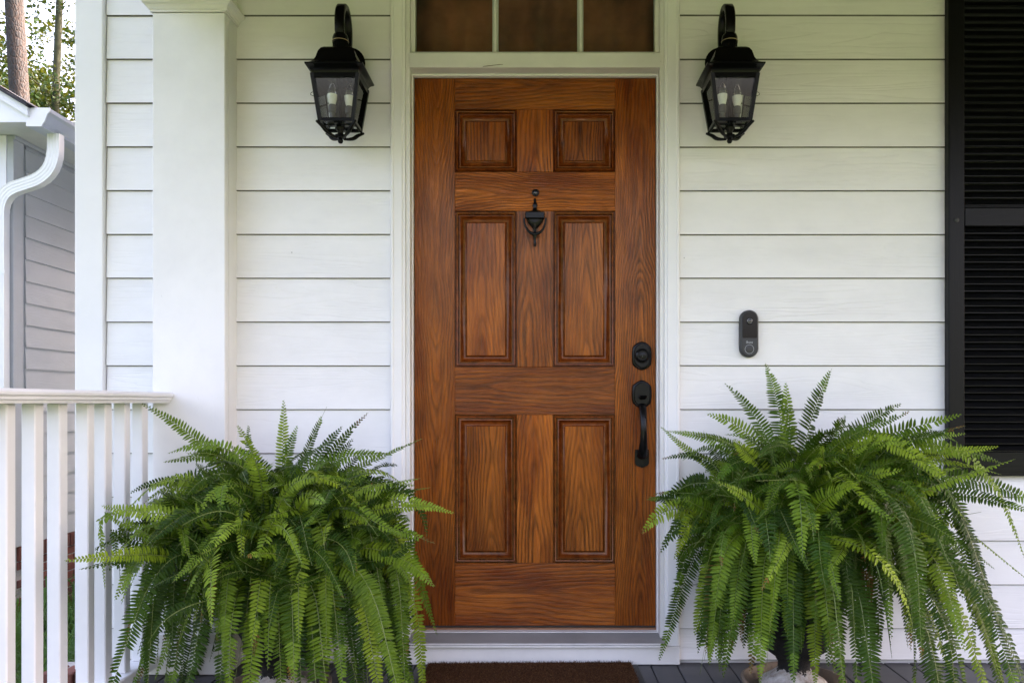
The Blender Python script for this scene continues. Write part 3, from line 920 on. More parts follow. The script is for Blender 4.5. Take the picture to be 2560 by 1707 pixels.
    # lamp cluster: centre rod and two candle bulbs
    obj('centre_rod', MB().lathe([(0.005, 1.955), (0.005, 2.05), (0.0075, 2.052), (0.0075, 2.117)], 12, center=(0, CY, 0)), bm_, t, 40)
    for bx, by in ((-0.027, -0.008), (0.029, 0.008)):
        ca = obj('candle', MB().lathe([(0.016, 1.970), (0.017, 1.974), (0.010, 1.978), (0.0095, 2.005), (0.0135, 2.008), (0.0135, 2.030), (0.0105, 2.034)], 18, center=(bx, CY + by, 0)), M['candle'], t, 40)
        obj('bulb_base', MB().lathe([(0.0090, 2.030), (0.0125, 2.040), (0.0162, 2.056), (0.0172, 2.068), (0.0172, 2.070)], 20, center=(bx, CY + by, 0)), M['bulb_white'], ca, 50)
        obj('bulb', MB().lathe([(0.0170, 2.0705), (0.0165, 2.080), (0.0140, 2.092), (0.0090, 2.103), (0.0040, 2.111), (0.0012, 2.116)], 20, center=(bx, CY + by, 0)), M['bulb_glass'], ca, True)
    # scrolled feet gathered to a finial
    for sx in (-1, 1):
        for sy in (-1, 1):
            p = []
            for i in range(9):
                u = i / 8
                rr = (0.058 * (1 - u) ** 0.75 + 0.010) if u < 1 else 0.010
                p.append((sx * (rr - 0.006 * sin(pi * u * 2) * 0.6), CY + sy * (rr - 0.006 * sin(pi * u * 2) * 0.6), 1.957 - 0.040 * u ** 0.9))
            ft = obj('scroll_foot', MB().tube(p, [0.0042 + 0.0030 * sin(pi * i / 8) for i in range(9)], 8, up=(0, 0, 1)), bm_, t, 60)
            obj('corner_ball', MB().lathe([(0.001, -0.006), (0.0045, -0.004), (0.0055, 0.0), (0.0045, 0.004), (0.001, 0.006)], 10, center=(sx * 0.062, CY + sy * 0.062, 1.955)), bm_, ft, True)
    fi = obj('finial', MB().lathe([(0.0015, 1.8985), (0.0065, 1.900), (0.0095, 1.906), (0.0090, 1.912), (0.0065, 1.915), (0.015, 1.918), (0.021, 1.923), (0.020, 1.928), (0.006, 1.930)], 24, center=(0, CY, 0)), bm_, t, 60)
    obj('nut', MB().lathe([(0.004, 1.932), (0.010, 1.934), (0.011, 1.942), (0.015, 1.946), (0.016, 1.956), (0.012, 1.960)], 16, center=(0, CY, 0)), bm_, fi, 50)
    return t
lantern('black wall lantern between the white pilaster and the door', -0.697, 1)
lantern('black wall lantern to the right of the door, above the doorbell', 0.690, -1)

# ------------------------------------------------------------------ video doorbell
bell = thing('video_doorbell', 'small black video doorbell with a round button on the siding', 'doorbell', (0.795, -0.008, 1.233))
def capsule_layers(layers, n=20, cut=None):
    vs, fs, m = [], [], 0
    for (r_, hl, d, ex) in layers:
        ring = []
        for i in range(n + 1):
            a = pi * i / n
            ring.append((r_ * cos(a) + ex, -d, hl + r_ * sin(a)))
        for i in range(n + 1):
            a = pi + pi * i / n
            ring.append((r_ * cos(a) + ex, -d, -hl + r_ * sin(a)))
        m = len(ring)
        vs += ring
    for q in range(len(layers) - 1):
        for e in range(m):
            e2 = (e + 1) % m
            fs.append((q * m + e, q * m + e2, (q + 1) * m + e2, (q + 1) * m + e))
    fs.append(tuple(range(m))[::-1])
    fs.append(tuple((len(layers) - 1) * m + e for e in range(m)))
    return MB().add(vs, fs)
HL = 0.054
obj('shell', capsule_layers([(0.034, HL, 0.0, 0), (0.0345, HL, 0.004, 0), (0.034, HL, 0.020, 0), (0.0325, HL, 0.0235, 0), (0.030, HL, 0.025, 0)]), M['bell_side'], bell, 40)
obj('face', capsule_layers([(0.0295, HL, 0.0245, 0), (0.0295, HL, 0.0262, 0), (0.0285, HL, 0.0272, 0)]), M['bell'], bell, 40)
# glossy upper window: half capsule
up_ = []
n_ = 18
for i in range(n_ + 1):
    a = pi * i / n_
    up_.append((0.0268 * cos(a), HL + 0.0268 * sin(a)))
up_ += [(-0.0268, -0.012), (-0.0245, -0.0165), (0.0245, -0.0165), (0.0268, -0.012)]
win = obj('camera_window', MB().prism(up_, 'y', -0.0290, -0.0268), M['bell_gloss'], bell)
obj('camera_lens', MB().lathe([(0.0125, 0.0289), (0.0120, 0.0310), (0.0095, 0.0335), (0.0085, 0.0325), (0.0070, 0.0340), (0.0035, 0.0355), (0.0008, 0.0358)], 28, axis='y', center=(-0.001, 0, 0.046)), M['lens'], win, 40)
obj('lens_ring', MB().lathe([(0.0082, 0.0336), (0.0087, 0.0341), (0.0092, 0.0336)], 28, axis='y', center=(-0.001, 0, 0.046), cap=False), M['bell_print'], win, True)
bt = obj('button', MB().lathe([(0.0150, 0.0271), (0.0148, 0.0278), (0.0130, 0.0284), (0.001, 0.0280)], 32, axis='y', center=(-0.0015, 0, -0.058)), M['bell'], bell, 40)
obj('button_ring', MB().lathe([(0.0158, 0.0273), (0.0158, 0.0280), (0.0168, 0.0280), (0.0168, 0.0273)], 36, axis='y', center=(-0.0015, 0, -0.058), cap=False), M['bell_print'], bt)
tc = bpy.data.curves.new('lettering', 'FONT')
tc.body = 'ikuu'
tc.size = 0.0145
tc.extrude = 0.0001
tc.align_x = 'CENTER'
tc.space_character = 1.05
tc.materials.append(M['bell_print'])
tmp = bpy.data.objects.new('lettering_curve', tc)
COL.objects.link(tmp)
bpy.context.view_layer.update()
lme = bpy.data.meshes.new_from_object(tmp.evaluated_get(bpy.context.evaluated_depsgraph_get()))
bpy.data.objects.remove(tmp)
bpy.data.curves.remove(tc)
link('lettering', lme, bell, (-0.0015, -0.0275, -0.0365), (radians(90), 0, 0))

# ------------------------------------------------------------------ louvred shutter
SX0 = 1.530
sh = thing('louvred_shutter', 'black louvred shutter fixed to the siding above the fern', 'shutter', (SX0, -0.012, 0))
SW, SB, ST, SY = 0.42, 0.704, 2.75, -0.034
piece('stile', 0.0, 0.060, SY, 0.0, SB, ST, M['shutter_v'], sh, 0.004)
piece('stile', SW - 0.060, SW, SY, 0.0, SB, ST, M['shutter_v'], sh, 0.004)
def SZ(disp): return CAM_Z + (1005 - disp * 1.0884) / 2000 * 2.966
railz = [(SB, SZ(1037)), (SZ(520), SZ(477)), (2.69, ST)]
for a, b in railz:
    piece('rail', 0.0603, SW - 0.0603, SY + 0.001, -0.001, a, b, M['shutter_h'], sh, 0.003)
piece('rail_lip', 0.0603, SW - 0.0603, SY + 0.004, -0.004, railz[1][1] + 0.0005, railz[1][1] + 0.007, M['shutter_h'], sh, 0.002)
obj('backing', MB().box(0.0603, SW - 0.0603, -0.004, -0.001, SB + 0.02, ST - 0.02), M['rubber'], sh)
sl = MB().prism([(-0.0025, 0.0165), (-0.0255, -0.0095), (-0.0255, -0.0125), (-0.0225, -0.0135), (-0.0035, 0.0055)], 'x', -0.1497, 0.1497).mesh('slat', M['shutter_h'])
for z0, z1 in ((railz[0][1], railz[1][0]), (railz[1][1] + 0.007, railz[2][0])):
    n_ = round((z1 - z0) / 0.0273)
    st = (z1 - z0) / n_
    for i in range(n_):
        o = link('slat', sl, sh, (SW / 2, -0.0035, z0 + st * (i + 0.5)))
        o.rotation_euler.x = random.uniform(-0.03, 0.03)
obj('fixing_bolt', MB().lathe([(0.0095, 0.0), (0.0095, 0.002), (0.006, 0.0045), (0.002, 0.0052)], 16, axis='y'), M['rubber'], sh, 50, loc=(0.0275, SY - 0.0003, SZ(506)))

# ------------------------------------------------------------------ doormat
mat_ = thing('doormat', 'dark brown coir doormat in front of the door', 'doormat', (-0.022, -0.056, 0), (0, 0, radians(0.8)))
obj('rubber_tray', MB().cbox(-0.398, 0.398, -0.50, 0.0, 0.001, 0.010, 0.003), M['rubber'], mat_)
obj('coir_pad', MB().cbox(-0.374, 0.374, -0.476, -0.004, 0.0102, 0.020, 0.004), M['coir'], mat_)
pile = MB()
for i in range(9000):
    px_, py_ = random.uniform(-0.376, 0.376), -0.004 - random.random() ** 1.3 * 0.30
    h_ = random.uniform(0.004, 0.011)
    a = random.uniform(0, 2 * pi)
    w_ = random.uniform(0.0006, 0.0013)
    lx, ly = random.uniform(-0.006, 0.006), random.uniform(-0.006, 0.006)
    pile.add([(px_ - w_ * cos(a), py_ - w_ * sin(a), 0.0195), (px_ + w_ * cos(a), py_ + w_ * sin(a), 0.0195), (px_ + lx, py_ + ly, 0.0195 + h_)], [(0, 1, 2)])
obj('pile', pile, M['coir'], mat_, recalc=False, kind='stuff')

# ------------------------------------------------------------------ Boston ferns in urns
def make_frond(rng, org, az, L, e0, e1, bend, Wm, twist, limits, drift):
    NS = 26
    pts = []
    p = Vector(org)
    a = az
    ds = L / NS
    wob = rng.uniform(0, 6.28)
    hang = False
    pts.append(p.copy())
    for i in range(NS):
        s = (i + 0.5) / NS
        t = min(1, s / bend)
        t = t * t * (3 - 2 * t)
        e = e0 + (e1 - e0) * t
        a2 = a + drift * s + 0.08 * sin(wob + 5 * s)
        d = Vector((cos(a2) * cos(e), sin(a2) * cos(e), sin(e)))
        if hang:
            d = Vector((0.12, sin(a2) * 0.25, -0.95))
        p = p + d * ds
        x0, x1, y1, z0, px1, py1 = limits
        y1 = min(y1, py1) if p.x < px1 else y1
        if p.y > y1: p.y = y1 - rng.uniform(0, 0.006)
        if p.x < x0:
            p.x = x0 + rng.uniform(0, 0.004)
            hang = True
        if p.x > x1: p.x = x1
        if p.z < z0: p.z = z0 + rng.uniform(0, 0.006)
        pts.append(p.copy())
    mb = MB()
    # stalk
    mb.cur = 1
    rr = [0.0021 * (1 - 0.75 * i / NS) for i in range(NS + 1)]
    mb.tube(pts[::2], rr[::2], 3, up=(0.01, 0.02, 1), caps=False)
    mb.cur = 0
    pitch = rng.uniform(0.0088, 0.0118) * (0.70 + 0.40 * Wm / 0.045)
    npair = int(L * 0.90 / pitch)
    side0 = Vector((-sin(az), cos(az), 0))
    lift0 = rng.uniform(-0.22, 0.30)
    gap0 = rng.uniform(0.2, 0.9)
    gap1 = gap0 + (rng.uniform(0.02, 0.12) if rng.random() < 0.35 else 0)
    gaps = rng.choice((-1, 1))
    brown_u = rng.uniform(0.86, 0.97) if rng.random() < 0.16 else 1.1
    broken = rng.uniform(0.6, 0.9) if rng.random() < 0.07 else 1.1
    tip_u = rng.uniform(0.74, 0.92) if rng.random() < 0.55 else 1.1
    for q in range(npair):
        u = 0.10 + 0.90 * (q / npair)
        # outline of the whole frond: broad from a third on, tapering to the tip
        w_ = Wm * min(1.0, 0.45 + 2.2 * (u - 0.10)) * (1 - max(0, (u - 0.45) / 0.55) ** 1.7) + 0.004
        f = u * NS
        i0 = min(int(f), NS - 1)
        base = pts[i0].lerp(pts[i0 + 1], f - i0)
        T = (pts[min(i0 + 2, NS)] - pts[max(i0 - 1, 0)]).normalized()
        sd_ = side0 - T * side0.dot(T)
        if sd_.length < 0.05:
            sd_ = Vector((1, 0, 0)) - T * T.x
        sd_.normalize()
        tw = twist * (0.4 + 0.6 * u)
        want = Vector((cos(az) * 0.45, sin(az) * 0.45 - 0.75, 0.55))
        nn = want - T * want.dot(T)
        if nn.length < 0.15:
            nn = sd_.cross(T)
            if nn.y > 0:
                nn = -nn
        nn.normalize()
        sd_ = nn.cross(T).normalized()
        s2 = sd_ * cos(tw) + nn * sin(tw)
        n2 = nn * cos(tw) - sd_ * sin(tw)
        if u > broken:
            break
        mb.cur = 3 if u > brown_u else (2 if u > tip_u else 0)
        for sg in (-1, 1):
            if rng.random() < 0.03 or (gap0 < u < gap1 and sg == gaps):
                continue
            b = base + T * (pitch * (0.25 if sg > 0 else -0.25))
            ln = w_ * rng.uniform(0.88, 1.06)
            fw = 0.14 + 0.42 * u * u + rng.uniform(-0.07, 0.07)
            lift = lift0 + rng.uniform(-0.12, 0.12)
            D = (s2 * sg + T * fw + n2 * lift).normalized()
            A = (T - D * T.dot(D)).normalized()
            Nn = D.cross(A).normalized()
            Nn = Nn if Nn.dot(n2) > 0 else -Nn
            roll = rng.uniform(-0.25, 0.25)
            A = (A * cos(roll) + Nn * sin(roll)).normalized()
            Nn = D.cross(A) * (1 if D.cross(A).dot(n2) > 0 else -1)
            hw = min(pitch * 0.425, ln * 0.22 + 0.0008) * rng.uniform(0.9, 1.1)
            dr = -Nn * ln * rng.uniform(0.02, 0.20)
            m0 = b
            m1 = b + D * ln * 0.30 + Nn * hw * 0.10
            m2 = b + D * ln * 0.72 + dr * 0.45 + A * hw * 0.10
            tp = b + D * ln + dr + A * hw * 0.35
            k1, k2 = hw, hw * 0.74
            cu = Nn * hw * 0.28
            mb.add([m0 - A * hw * 0.55, m0 + A * hw * 0.75 + D * 0.001, m1 - A * k1 + cu, m1, m1 + A * k1 + cu, m2 - A * k2 + cu * 0.6, m2, m2 + A * k2 + cu * 0.6, tp],
                   [(0, 3, 2), (0, 1, 3), (1, 4, 3), (2, 3, 6, 5), (3, 4, 7, 6), (5, 6, 8), (6, 7, 8)])
    return mb

URN = [(0.108, 0.016), (0.112, 0.024), (0.112, 0.040), (0.104, 0.052), (0.078, 0.068), (0.060, 0.082), (0.052, 0.094), (0.051, 0.112), (0.058, 0.122), (0.060, 0.130), (0.072, 0.138), (0.100, 0.158), (0.112, 0.180), (0.110, 0.198), (0.118, 0.22), (0.150, 0.28), (0.172, 0.34), (0.180, 0.40), (0.192, 0.425), (0.198, 0.435), (0.198, 0.445), (0.184, 0.446), (0.178, 0.42)]
DISH = [(0.120, 0.001), (0.150, 0.004), (0.166, 0.030), (0.172, 0.048), (0.171, 0.054), (0.163, 0.055), (0.158, 0.048), (0.148, 0.018), (0.136, 0.0125)]

def potted_fern(label, dish_label, X, Y, seed, limits, zc, counts, specials, spread=lambda az: 1.0):
    rng = random.Random(seed)
    dish = MB().lathe(DISH, 48)
    dv = []
    for (a, b, c_) in dish.v:
        q = 1 + 0.012 * sin(3 * math.atan2(b, a) + seed) + rng.uniform(-0.003, 0.003)
        dv.append((a * q, b * q, c_ + (0.002 * sin(5 * math.atan2(b, a)) if c_ > 0.03 else 0)))
    dish.v = dv
    obj('plant_saucer', dish, M['clay'], None, 50, loc=(X, Y, 0.001), label=dish_label, cat='saucer', group='clay saucers under the urns')
    t = thing('potted_fern', label, 'fern', (X, Y, 0.0), group='potted ferns flanking the door')
    ur = obj('urn', MB().lathe(URN, 48), M['urn'], t, 50, rot=(0, 0, seed))
    obj('soil', MB().lathe([(0.181, 0.405), (0.16, 0.44), (0.10, zc - 0.05), (0.05, zc - 0.03), (0.005, zc - 0.025)], 24), M['soil'], t, True)
    lim = (limits[0] - X, limits[1] - X, limits[2] - Y, limits[3], -1.08 - X, -0.16 - Y)
    def add(az, L, e0, e1, bend, W, mat='frond', rad=None, drift=None, twist=None, dz=None, mass=None):
        r0 = rng.uniform(0.01, 0.11) if rad is None else rad
        az_o = az + (rng.uniform(-0.9, 0.9) if dz is not None else 0)
        org = (cos(az_o) * r0, sin(az_o) * r0, zc + (rng.uniform(-0.10, 0.04) * min(1, r0 / 0.08) if dz is None else dz))
        mb = make_frond(rng, org, az, L, e0, e1, bend, W, rng.uniform(-0.55, 0.55) if twist is None else twist, lim, rng.uniform(-0.35, 0.35) if drift is None else drift)
        if mass is not None:
            off_ = {'frond': 0, 'frond_young': 2}[mat]
            mass.v += [tuple(q) for q in mb.v]
            mass.f += [tuple(i_ + mass.nv for i_ in f_) for f_ in mb.f]
            mass.mi += [1 if c_ == 1 else off_ for c_ in mb.mi]
            mass.nv += len(mb.v)
            return
        me = mb.mesh('frond', [M[mat], M['rachis'], M['frond_tip' if mat == 'frond' else mat], M['frond_dry']], False, False)
        link('frond', me, t)
    R = radians
    n1, n2, n3, n4 = counts
    for i in range(n1):      # long outer fronds that arch over and hang
        az = 2 * pi * (i * 0.61803) + rng.uniform(-0.2, 0.2)
        if sin(az) > 0.35 and rng.random() < 0.6:
            az = -az
        front = max(0.0, -sin(az) - 0.75) * 4.0
        L = rng.uniform(0.48, 0.86) * (1 - 0.36 * min(1, front)) * spread(az)
        e_ = rng.uniform(-5, 75)
        add(az, L, R(e_), R(rng.uniform(-89, -70)), rng.uniform(0.45, 0.72) * spread(az), rng.uniform(0.028, 0.046), rad=rng.uniform(0.05, 0.17), dz=-0.02 - 0.13 * (1 - (e_ + 5) / 80) + rng.uniform(-0.02, 0.02))
    for i in range(n2):      # short crowded fronds over the shoulder of the plant
        az = 2 * pi * (i * 0.61803 + 0.3) + rng.uniform(-0.3, 0.3)
        if sin(az) > 0.4 and rng.random() < 0.55:
            az = -az
        young = rng.random() < 0.17
        r_ = 0.29 * sqrt(rng.random())
        add(az, rng.uniform(0.18, 0.46) * spread(az), R(rng.uniform(0, 85)), R(rng.uniform(-85, 25)), rng.uniform(0.6, 1.1), rng.uniform(0.019, 0.038), 'frond_young' if young else 'frond', r_, rng.uniform(-1.3, 1.3), rng.uniform(-1.1, 1.1), 0.20 * (1 - (r_ / 0.29) ** 2) - 0.07 + rng.uniform(-0.07, 0.03))
    for i in range(n3):      # upright and outward spikes, all over the crown
        az = rng.uniform(0, 2 * pi)
        young = rng.random() < 0.22
        add(az, rng.uniform(0.22, 0.40), R(rng.uniform(48, 88)), R(rng.uniform(-30, 62)), 1.0, rng.uniform(0.018, 0.036), 'frond_young' if young else 'frond', rng.uniform(0.0, 0.17), rng.uniform(-1.1, 1.1), rng.uniform(-1.3, 1.3))
    small = MB()
    small.nv = 0
    for i in range(190):     # small crowded fronds filling the mound, too tangled to tell apart
        az = rng.uniform(-pi, pi)
        if sin(az) > 0.3 and rng.random() < 0.6:
            az = -az
        r_ = 0.30 * sqrt(rng.random())
        add(az, rng.uniform(0.13, 0.34), R(rng.uniform(-10, 88)), R(rng.uniform(-85, 45)), 1.0, rng.uniform(0.014, 0.028), 'frond_young' if rng.random() < 0.12 else 'frond', r_, rng.uniform(-1.6, 1.6), rng.uniform(-1.4, 1.4), 0.21 * (1 - (r_ / 0.30) ** 2) - 0.09 + rng.uniform(-0.10, 0.04), small)
    so = link('small_fronds', small.mesh('small_fronds', [M['frond'], M['rachis'], M['frond_young']], False, False), t)
    so['kind'] = 'stuff'
    for i in range(n4):      # dry inner fronds
        az = rng.uniform(-pi, 0.2)
        add(az, rng.uniform(0.30, 0.52), R(rng.uniform(-10, 60)), R(-86), 0.5, rng.uniform(0.016, 0.032), 'frond_dry', 0.13)
    for sp in specials:
        add(*sp)
    return t

R_ = radians
LF = (-0.845, -0.385)
RF = (0.862, -0.335)
potted_fern('lush green fern in a black urn between the white railing and the door', 'weathered clay saucer under the urn near the railing',
            LF[0], LF[1], 11, (-1.33, 2.0, -0.045, 0.02), 0.572, (108, 152, 22, 9),
            [(R_(200), 0.70, R_(20), R_(-32), 1.0, 0.026, 'frond_young', 0.05, 0.0, 0.2), (R_(-8), 0.58, R_(38), R_(-14), 0.9, 0.034, 'frond_young', 0.05, 0.0, 0.2),
             (R_(-14), 0.52, R_(25), R_(-18), 0.9, 0.032, 'frond_young', 0.05, 0.0, 0.2), (R_(172), 0.62, R_(58), R_(28), 1.0, 0.032, 'frond', 0.05, 0.0, 0.1),
             (R_(60), 0.42, R_(78), R_(55), 1.0, 0.026, 'frond', 0.05, 0.0, 1.2), (R_(20), 0.47, R_(72), R_(45), 1.0, 0.026, 'frond', 0.05, 0.0, 1.0),
             (R_(100), 0.42, R_(84), R_(70), 1.0, 0.026, 'frond', 0.05, 0.0, 0.3)],
            lambda az: 1.0 - 0.08 * abs(cos(az)))
potted_fern('tall full fern in a black urn below the doorbell and the shutter', 'weathered clay saucer under the urn below the doorbell',
            RF[0], RF[1], 23, (0.30, 2.6, -0.045, 0.02), 0.635, (108, 154, 16, 8),
            [(R_(40), 0.52, R_(82), R_(52), 1.0, 0.050, 'frond', 0.03, 0.0, 0.4), (R_(80), 0.46, R_(86), R_(60), 1.0, 0.046, 'frond', 0.03, 0.0, 0.2),
             (R_(165), 0.50, R_(62), R_(5), 1.0, 0.032, 'frond_young', 0.03, 0.0, 0.2), (R_(-6), 0.86, R_(30), R_(-30), 1.0, 0.046, 'frond', 0.05, 0.0, 0.3),
             (R_(8), 0.66, R_(44), R_(2), 1.0, 0.032, 'frond_young', 0.05, 0.0, 0.2), (R_(-20), 0.66, R_(45), R_(-35), 1.0, 0.044, 'frond_young', 0.05, 0.0, 0.3),
             (R_(130), 0.52, R_(80), R_(40), 1.0, 0.034, 'frond', 0.03, 0.0, 0.2), (R_(100), 0.52, R_(80), R_(55), 1.0, 0.042, 'frond', 0.02, 0.0, -0.2),
             (R_(20), 0.60, R_(66), R_(20), 1.0, 0.046, 'frond', 0.05, 0.0, 0.3), (R_(0), 0.74, R_(50), R_(-20), 1.0, 0.046, 'frond', 0.08, 0.2, 0.3)],
            lambda az: 1.0 + 0.24 * max(0.0, cos(az)) - 0.24 * max(0.0, -cos(az)))

# small twig caught on the head of the frame
tg = MB().tube([(-0.033, 0, 0), (-0.012, -0.004, 0.001), (0.008, -0.006, 0.0025), (0.030, -0.004, 0.006), (0.042, -0.003, 0.0065)], [0.0008, 0.0012, 0.0010, 0.0010, 0.0006], 6, up=(0, 1, 0))
obj('dry_twig', tg, M['frond_dry'], None, True, loc=(-0.165, -0.0275, 2.2275), label='tiny dry twig caught on the frame above the door', cat='twig')

# ------------------------------------------------------------------ neighbour's house
NXW, NYF = -3.81, 2.83
nb = thing('neighbour_house', 'grey-sided neighbouring house with white gutter, behind the railing', 'house', (NXW, NYF, 0))
EZ = 2.92
obj('wall_core', MB().box(-5.0, -0.02, 0.03, 9.0, -0.09, EZ + 0.2), M['siding_neighbour'], nb)
P2 = 0.164
nmesh = MB().prism([(0.0115, 0.0), (0.0115, 0.004), (0.0015, P2 + 0.03), (-0.006, P2 + 0.03), (-0.002, 0.0)], 'y', -4.4, 4.4).mesh('siding_board', M['siding_neighbour'])
# boards run along Y here: turn the grain with them
zb = -0.085
while zb < EZ - 0.05:
    hh = min(P2 + 0.03, EZ - zb)
    m_ = nmesh if hh > P2 + 0.02 else MB().prism([(0.0115, 0.0), (0.0115, 0.004), (0.0015, hh), (-0.006, hh), (-0.002, 0.0)], 'y', -4.4, 4.4).mesh('siding_board', M['siding_neighbour'])
    link('siding_board', m_, nb, (-0.018, 4.55, zb))
    zb += P2
piece('corner_board', -0.045, 0.004, -0.012, 0.10, -0.085, EZ, M['siding_neighbour'], nb, 0.003)
piece('corner_board', -0.30, -0.047, -0.016, 0.028, -0.085, EZ, M['neighbour_trim'], nb, 0.003)
piece('front_wall', -5.0, -0.302, 0.0, 0.028, -0.085, EZ, M['neighbour_trim'], nb, 0.002)
# brick foundation
fd = obj('foundation', MB().box(-5.0, -0.022, 0.05, 9.0, GZ, -0.0915), M['mortar'], nb)
nbs = MB().cbox(-0.05, 0.05, -0.0275, 0.0275, -0.104, 0.0, 0.004).mesh('brick', M['brick'])
nbr = MB().cbox(-0.045, 0.045, -0.097, 0.097, -0.0285, 0.0285, 0.004).mesh('brick', M['brick'])
for k_ in range(32):
    link('brick', nbs, fd, (-0.052, 0.09 + k_ * 0.0655, -0.091 + random.uniform(-0.002, 0.0)))
for row in range(7):
    for k_ in range(10):
        link('brick', nbr, fd, (-0.058, 0.16 + k_ * 0.206 + (0.103 if row % 2 else 0), -0.234 - row * 0.067))
# eaves: soffit, fascia, gable, rake, roof
OV, OF = 0.28, 0.30
obj('soffit', MB().box(-0.002, OV - 0.01, -OF + 0.02, 9.2, EZ, EZ + 0.012).box(-5.2, -0.004, -OF + 0.02, -0.018, EZ + 0.0005, EZ + 0.0125), M['soffit'], nb)
sof = MB()
for k_ in range(40):
    sof.box(-0.35 - k_ * 0.05, -0.345 - k_ * 0.05, -OF + 0.03, -0.02, EZ - 0.003, EZ + 0.002)
obj('soffit_groove', sof, M['gutter'], nb)
obj('soffit_trim', MB().cbox(0.002, 0.022, -0.02, 9.0, EZ - 0.03, EZ - 0.0005, 0.003), M['siding_neighbour'], nb)
SL = 0.60
gy0, gy1 = -OF, -OF + 0.022
gable = MB().prism([(-5.2, EZ - 0.004), (OV, EZ - 0.004), (OV, EZ + 0.045), (OV - 1.8, EZ + 0.045 + 1.8 * SL), (-5.2, EZ + 0.045 + 1.8 * SL)], 'y', gy0, gy1)
obj('gable_board', gable, M['neighbour_trim'], nb)
rk = MB().prism([(OV + 0.028, EZ + 0.028), (OV + 0.028, EZ + 0.088), (OV - 1.8, EZ + 0.088 + 1.828 * SL), (OV - 1.8, EZ + 0.028 + 1.828 * SL)], 'y', gy0 - 0.03, gy0 - 0.001)
obj('rake_board', rk, M['neighbour_trim'], nb)
rfm = MB().prism([(OV + 0.035, EZ + 0.086), (OV + 0.035, EZ + 0.104), (OV - 2.3, EZ + 0.104 + 2.335 * SL), (OV - 4.6, EZ + 0.104), (OV - 4.6, EZ + 0.076), (OV - 2.3, EZ + 0.076 + 2.335 * SL)], 'y', gy0 - 0.06, 9.3)
rfo = obj('roof', rfm, M['shingle'], nb)
shm = MB().cbox(-0.07, 0.07, -0.15, 0.15, 0.0, 0.006, 0.002).mesh('shingle', M['shingle'])
for row in range(7):
    for k_ in range(12):
        u = row * 0.125
        o = link('shingle', shm, rfo, (OV + 0.0 - u, gy0 + 0.10 + k_ * 0.305 + (0.15 if row % 2 else 0), EZ + 0.109 + (u + 0.035) * SL), (0, math.atan(SL), 0))
# gutter: K-profile trough along the eave with a plain end cap
gz = EZ - 0.035
gsec = [(0.0, 0.0), (0.105, 0.0), (0.108, 0.018), (0.120, 0.030), (0.130, 0.055), (0.140, 0.085), (0.158, 0.100), (0.160, 0.125), (0.152, 0.125), (0.150, 0.105), (0.132, 0.090), (0.122, 0.058), (0.112, 0.034), (0.102, 0.022), (0.100, 0.006), (0.004, 0.006), (0.004, 0.125), (0.0, 0.125)]
obj('gutter', MB().prism([(OV + 0.004 + a, gz + b) for a, b in gsec], 'y', gy0 + 0.004, 9.2), M['gutter'], nb)
obj('gutter_end_cap', MB().prism([(OV + 0.003, gz - 0.001), (OV + 0.112, gz - 0.001), (OV + 0.118, gz + 0.018), (OV + 0.130, gz + 0.032), (OV + 0.140, gz + 0.058), (OV + 0.150, gz + 0.086), (OV + 0.166, gz + 0.101), (OV + 0.168, gz + 0.127), (OV + 0.003, gz + 0.127)], 'y', gy0 - 0.008, gy0 + 0.003), M['neighbour_trim'], nb)
# downspout: ribbed rectangular pipe, two elbows
W2, D2 = 0.043, 0.032
rib = []
for i in range(9):
    u = -1 + 2 * i / 8
    rib.append((W2 * u, -D2 + (0.003 if i % 2 else 0.0)))
for i in range(5):
    u = -1 + 2 * i / 4
    rib.append((W2 - (0.002 if i % 2 else 0), D2 * u)) if 0 < i < 5 else None
rib += [(W2 * (1 - 2 * i / 8), D2 - (0.003 if i % 2 else 0)) for i in range(1, 9)]
rib += [(-W2 + (0.002 if i % 2 else 0), D2 * (1 - 2 * i / 4)) for i in range(1, 4)]
ctrl = [Vector((0.375, -0.12, gz + 0.004)), Vector((0.375, -0.12, gz - 0.285)), Vector((-0.055, -0.062, gz - 0.40))]
def bez(a, b, c_, n):
    return [a.lerp(b, i / n).lerp(b.lerp(c_, i / n), i / n) for i in range(n + 1)]
path = [ctrl[0]] + bez(ctrl[0].lerp(ctrl[1], 0.35), ctrl[1], ctrl[1].lerp(ctrl[2], 0.42), 14) + bez(ctrl[1].lerp(ctrl[2], 0.68), ctrl[2], ctrl[2] - Vector((0, 0, 0.15)), 12) + [Vector((-0.055, -0.062, gz - 0.9)), Vector((-0.055, -0.062, GZ + 0.12))]
sp = MB()
pv = []
scl = []
for i, p in enumerate(path):
    pv.append(p)
    scl.append(1.0 + (0.035 if (2 <= i <= 14 or 17 <= i <= 27) and i % 2 else 0.0))
# frame: normal stays towards the street
vs, fs = [], []
mM = len(rib)
for i, p in enumerate(pv):
    T = (pv[min(i + 1, len(pv) - 1)] - pv[max(i - 1, 0)]).normalized()
    nrm = Vector((0, 1, 0)) - T * T.y
    nrm.normalize()
    s = T.cross(nrm).normalized()
    for (a, b) in rib:
        vs.append(p + s * a * scl[i] + nrm * b * scl[i])
for i in range(len(pv) - 1):
    for j in range(mM):
        j2 = (j + 1) % mM
        fs.append((i * mM + j, i * mM + j2, (i + 1) * mM + j2, (i + 1) * mM + j))
obj('downspout', MB().add(vs, fs), M['spout'], nb, 25)
obj('spout_strap', MB().cbox(-0.104, -0.006, -0.097, -0.094, 1.90, 1.925, 0.001), M['spout'], nb)

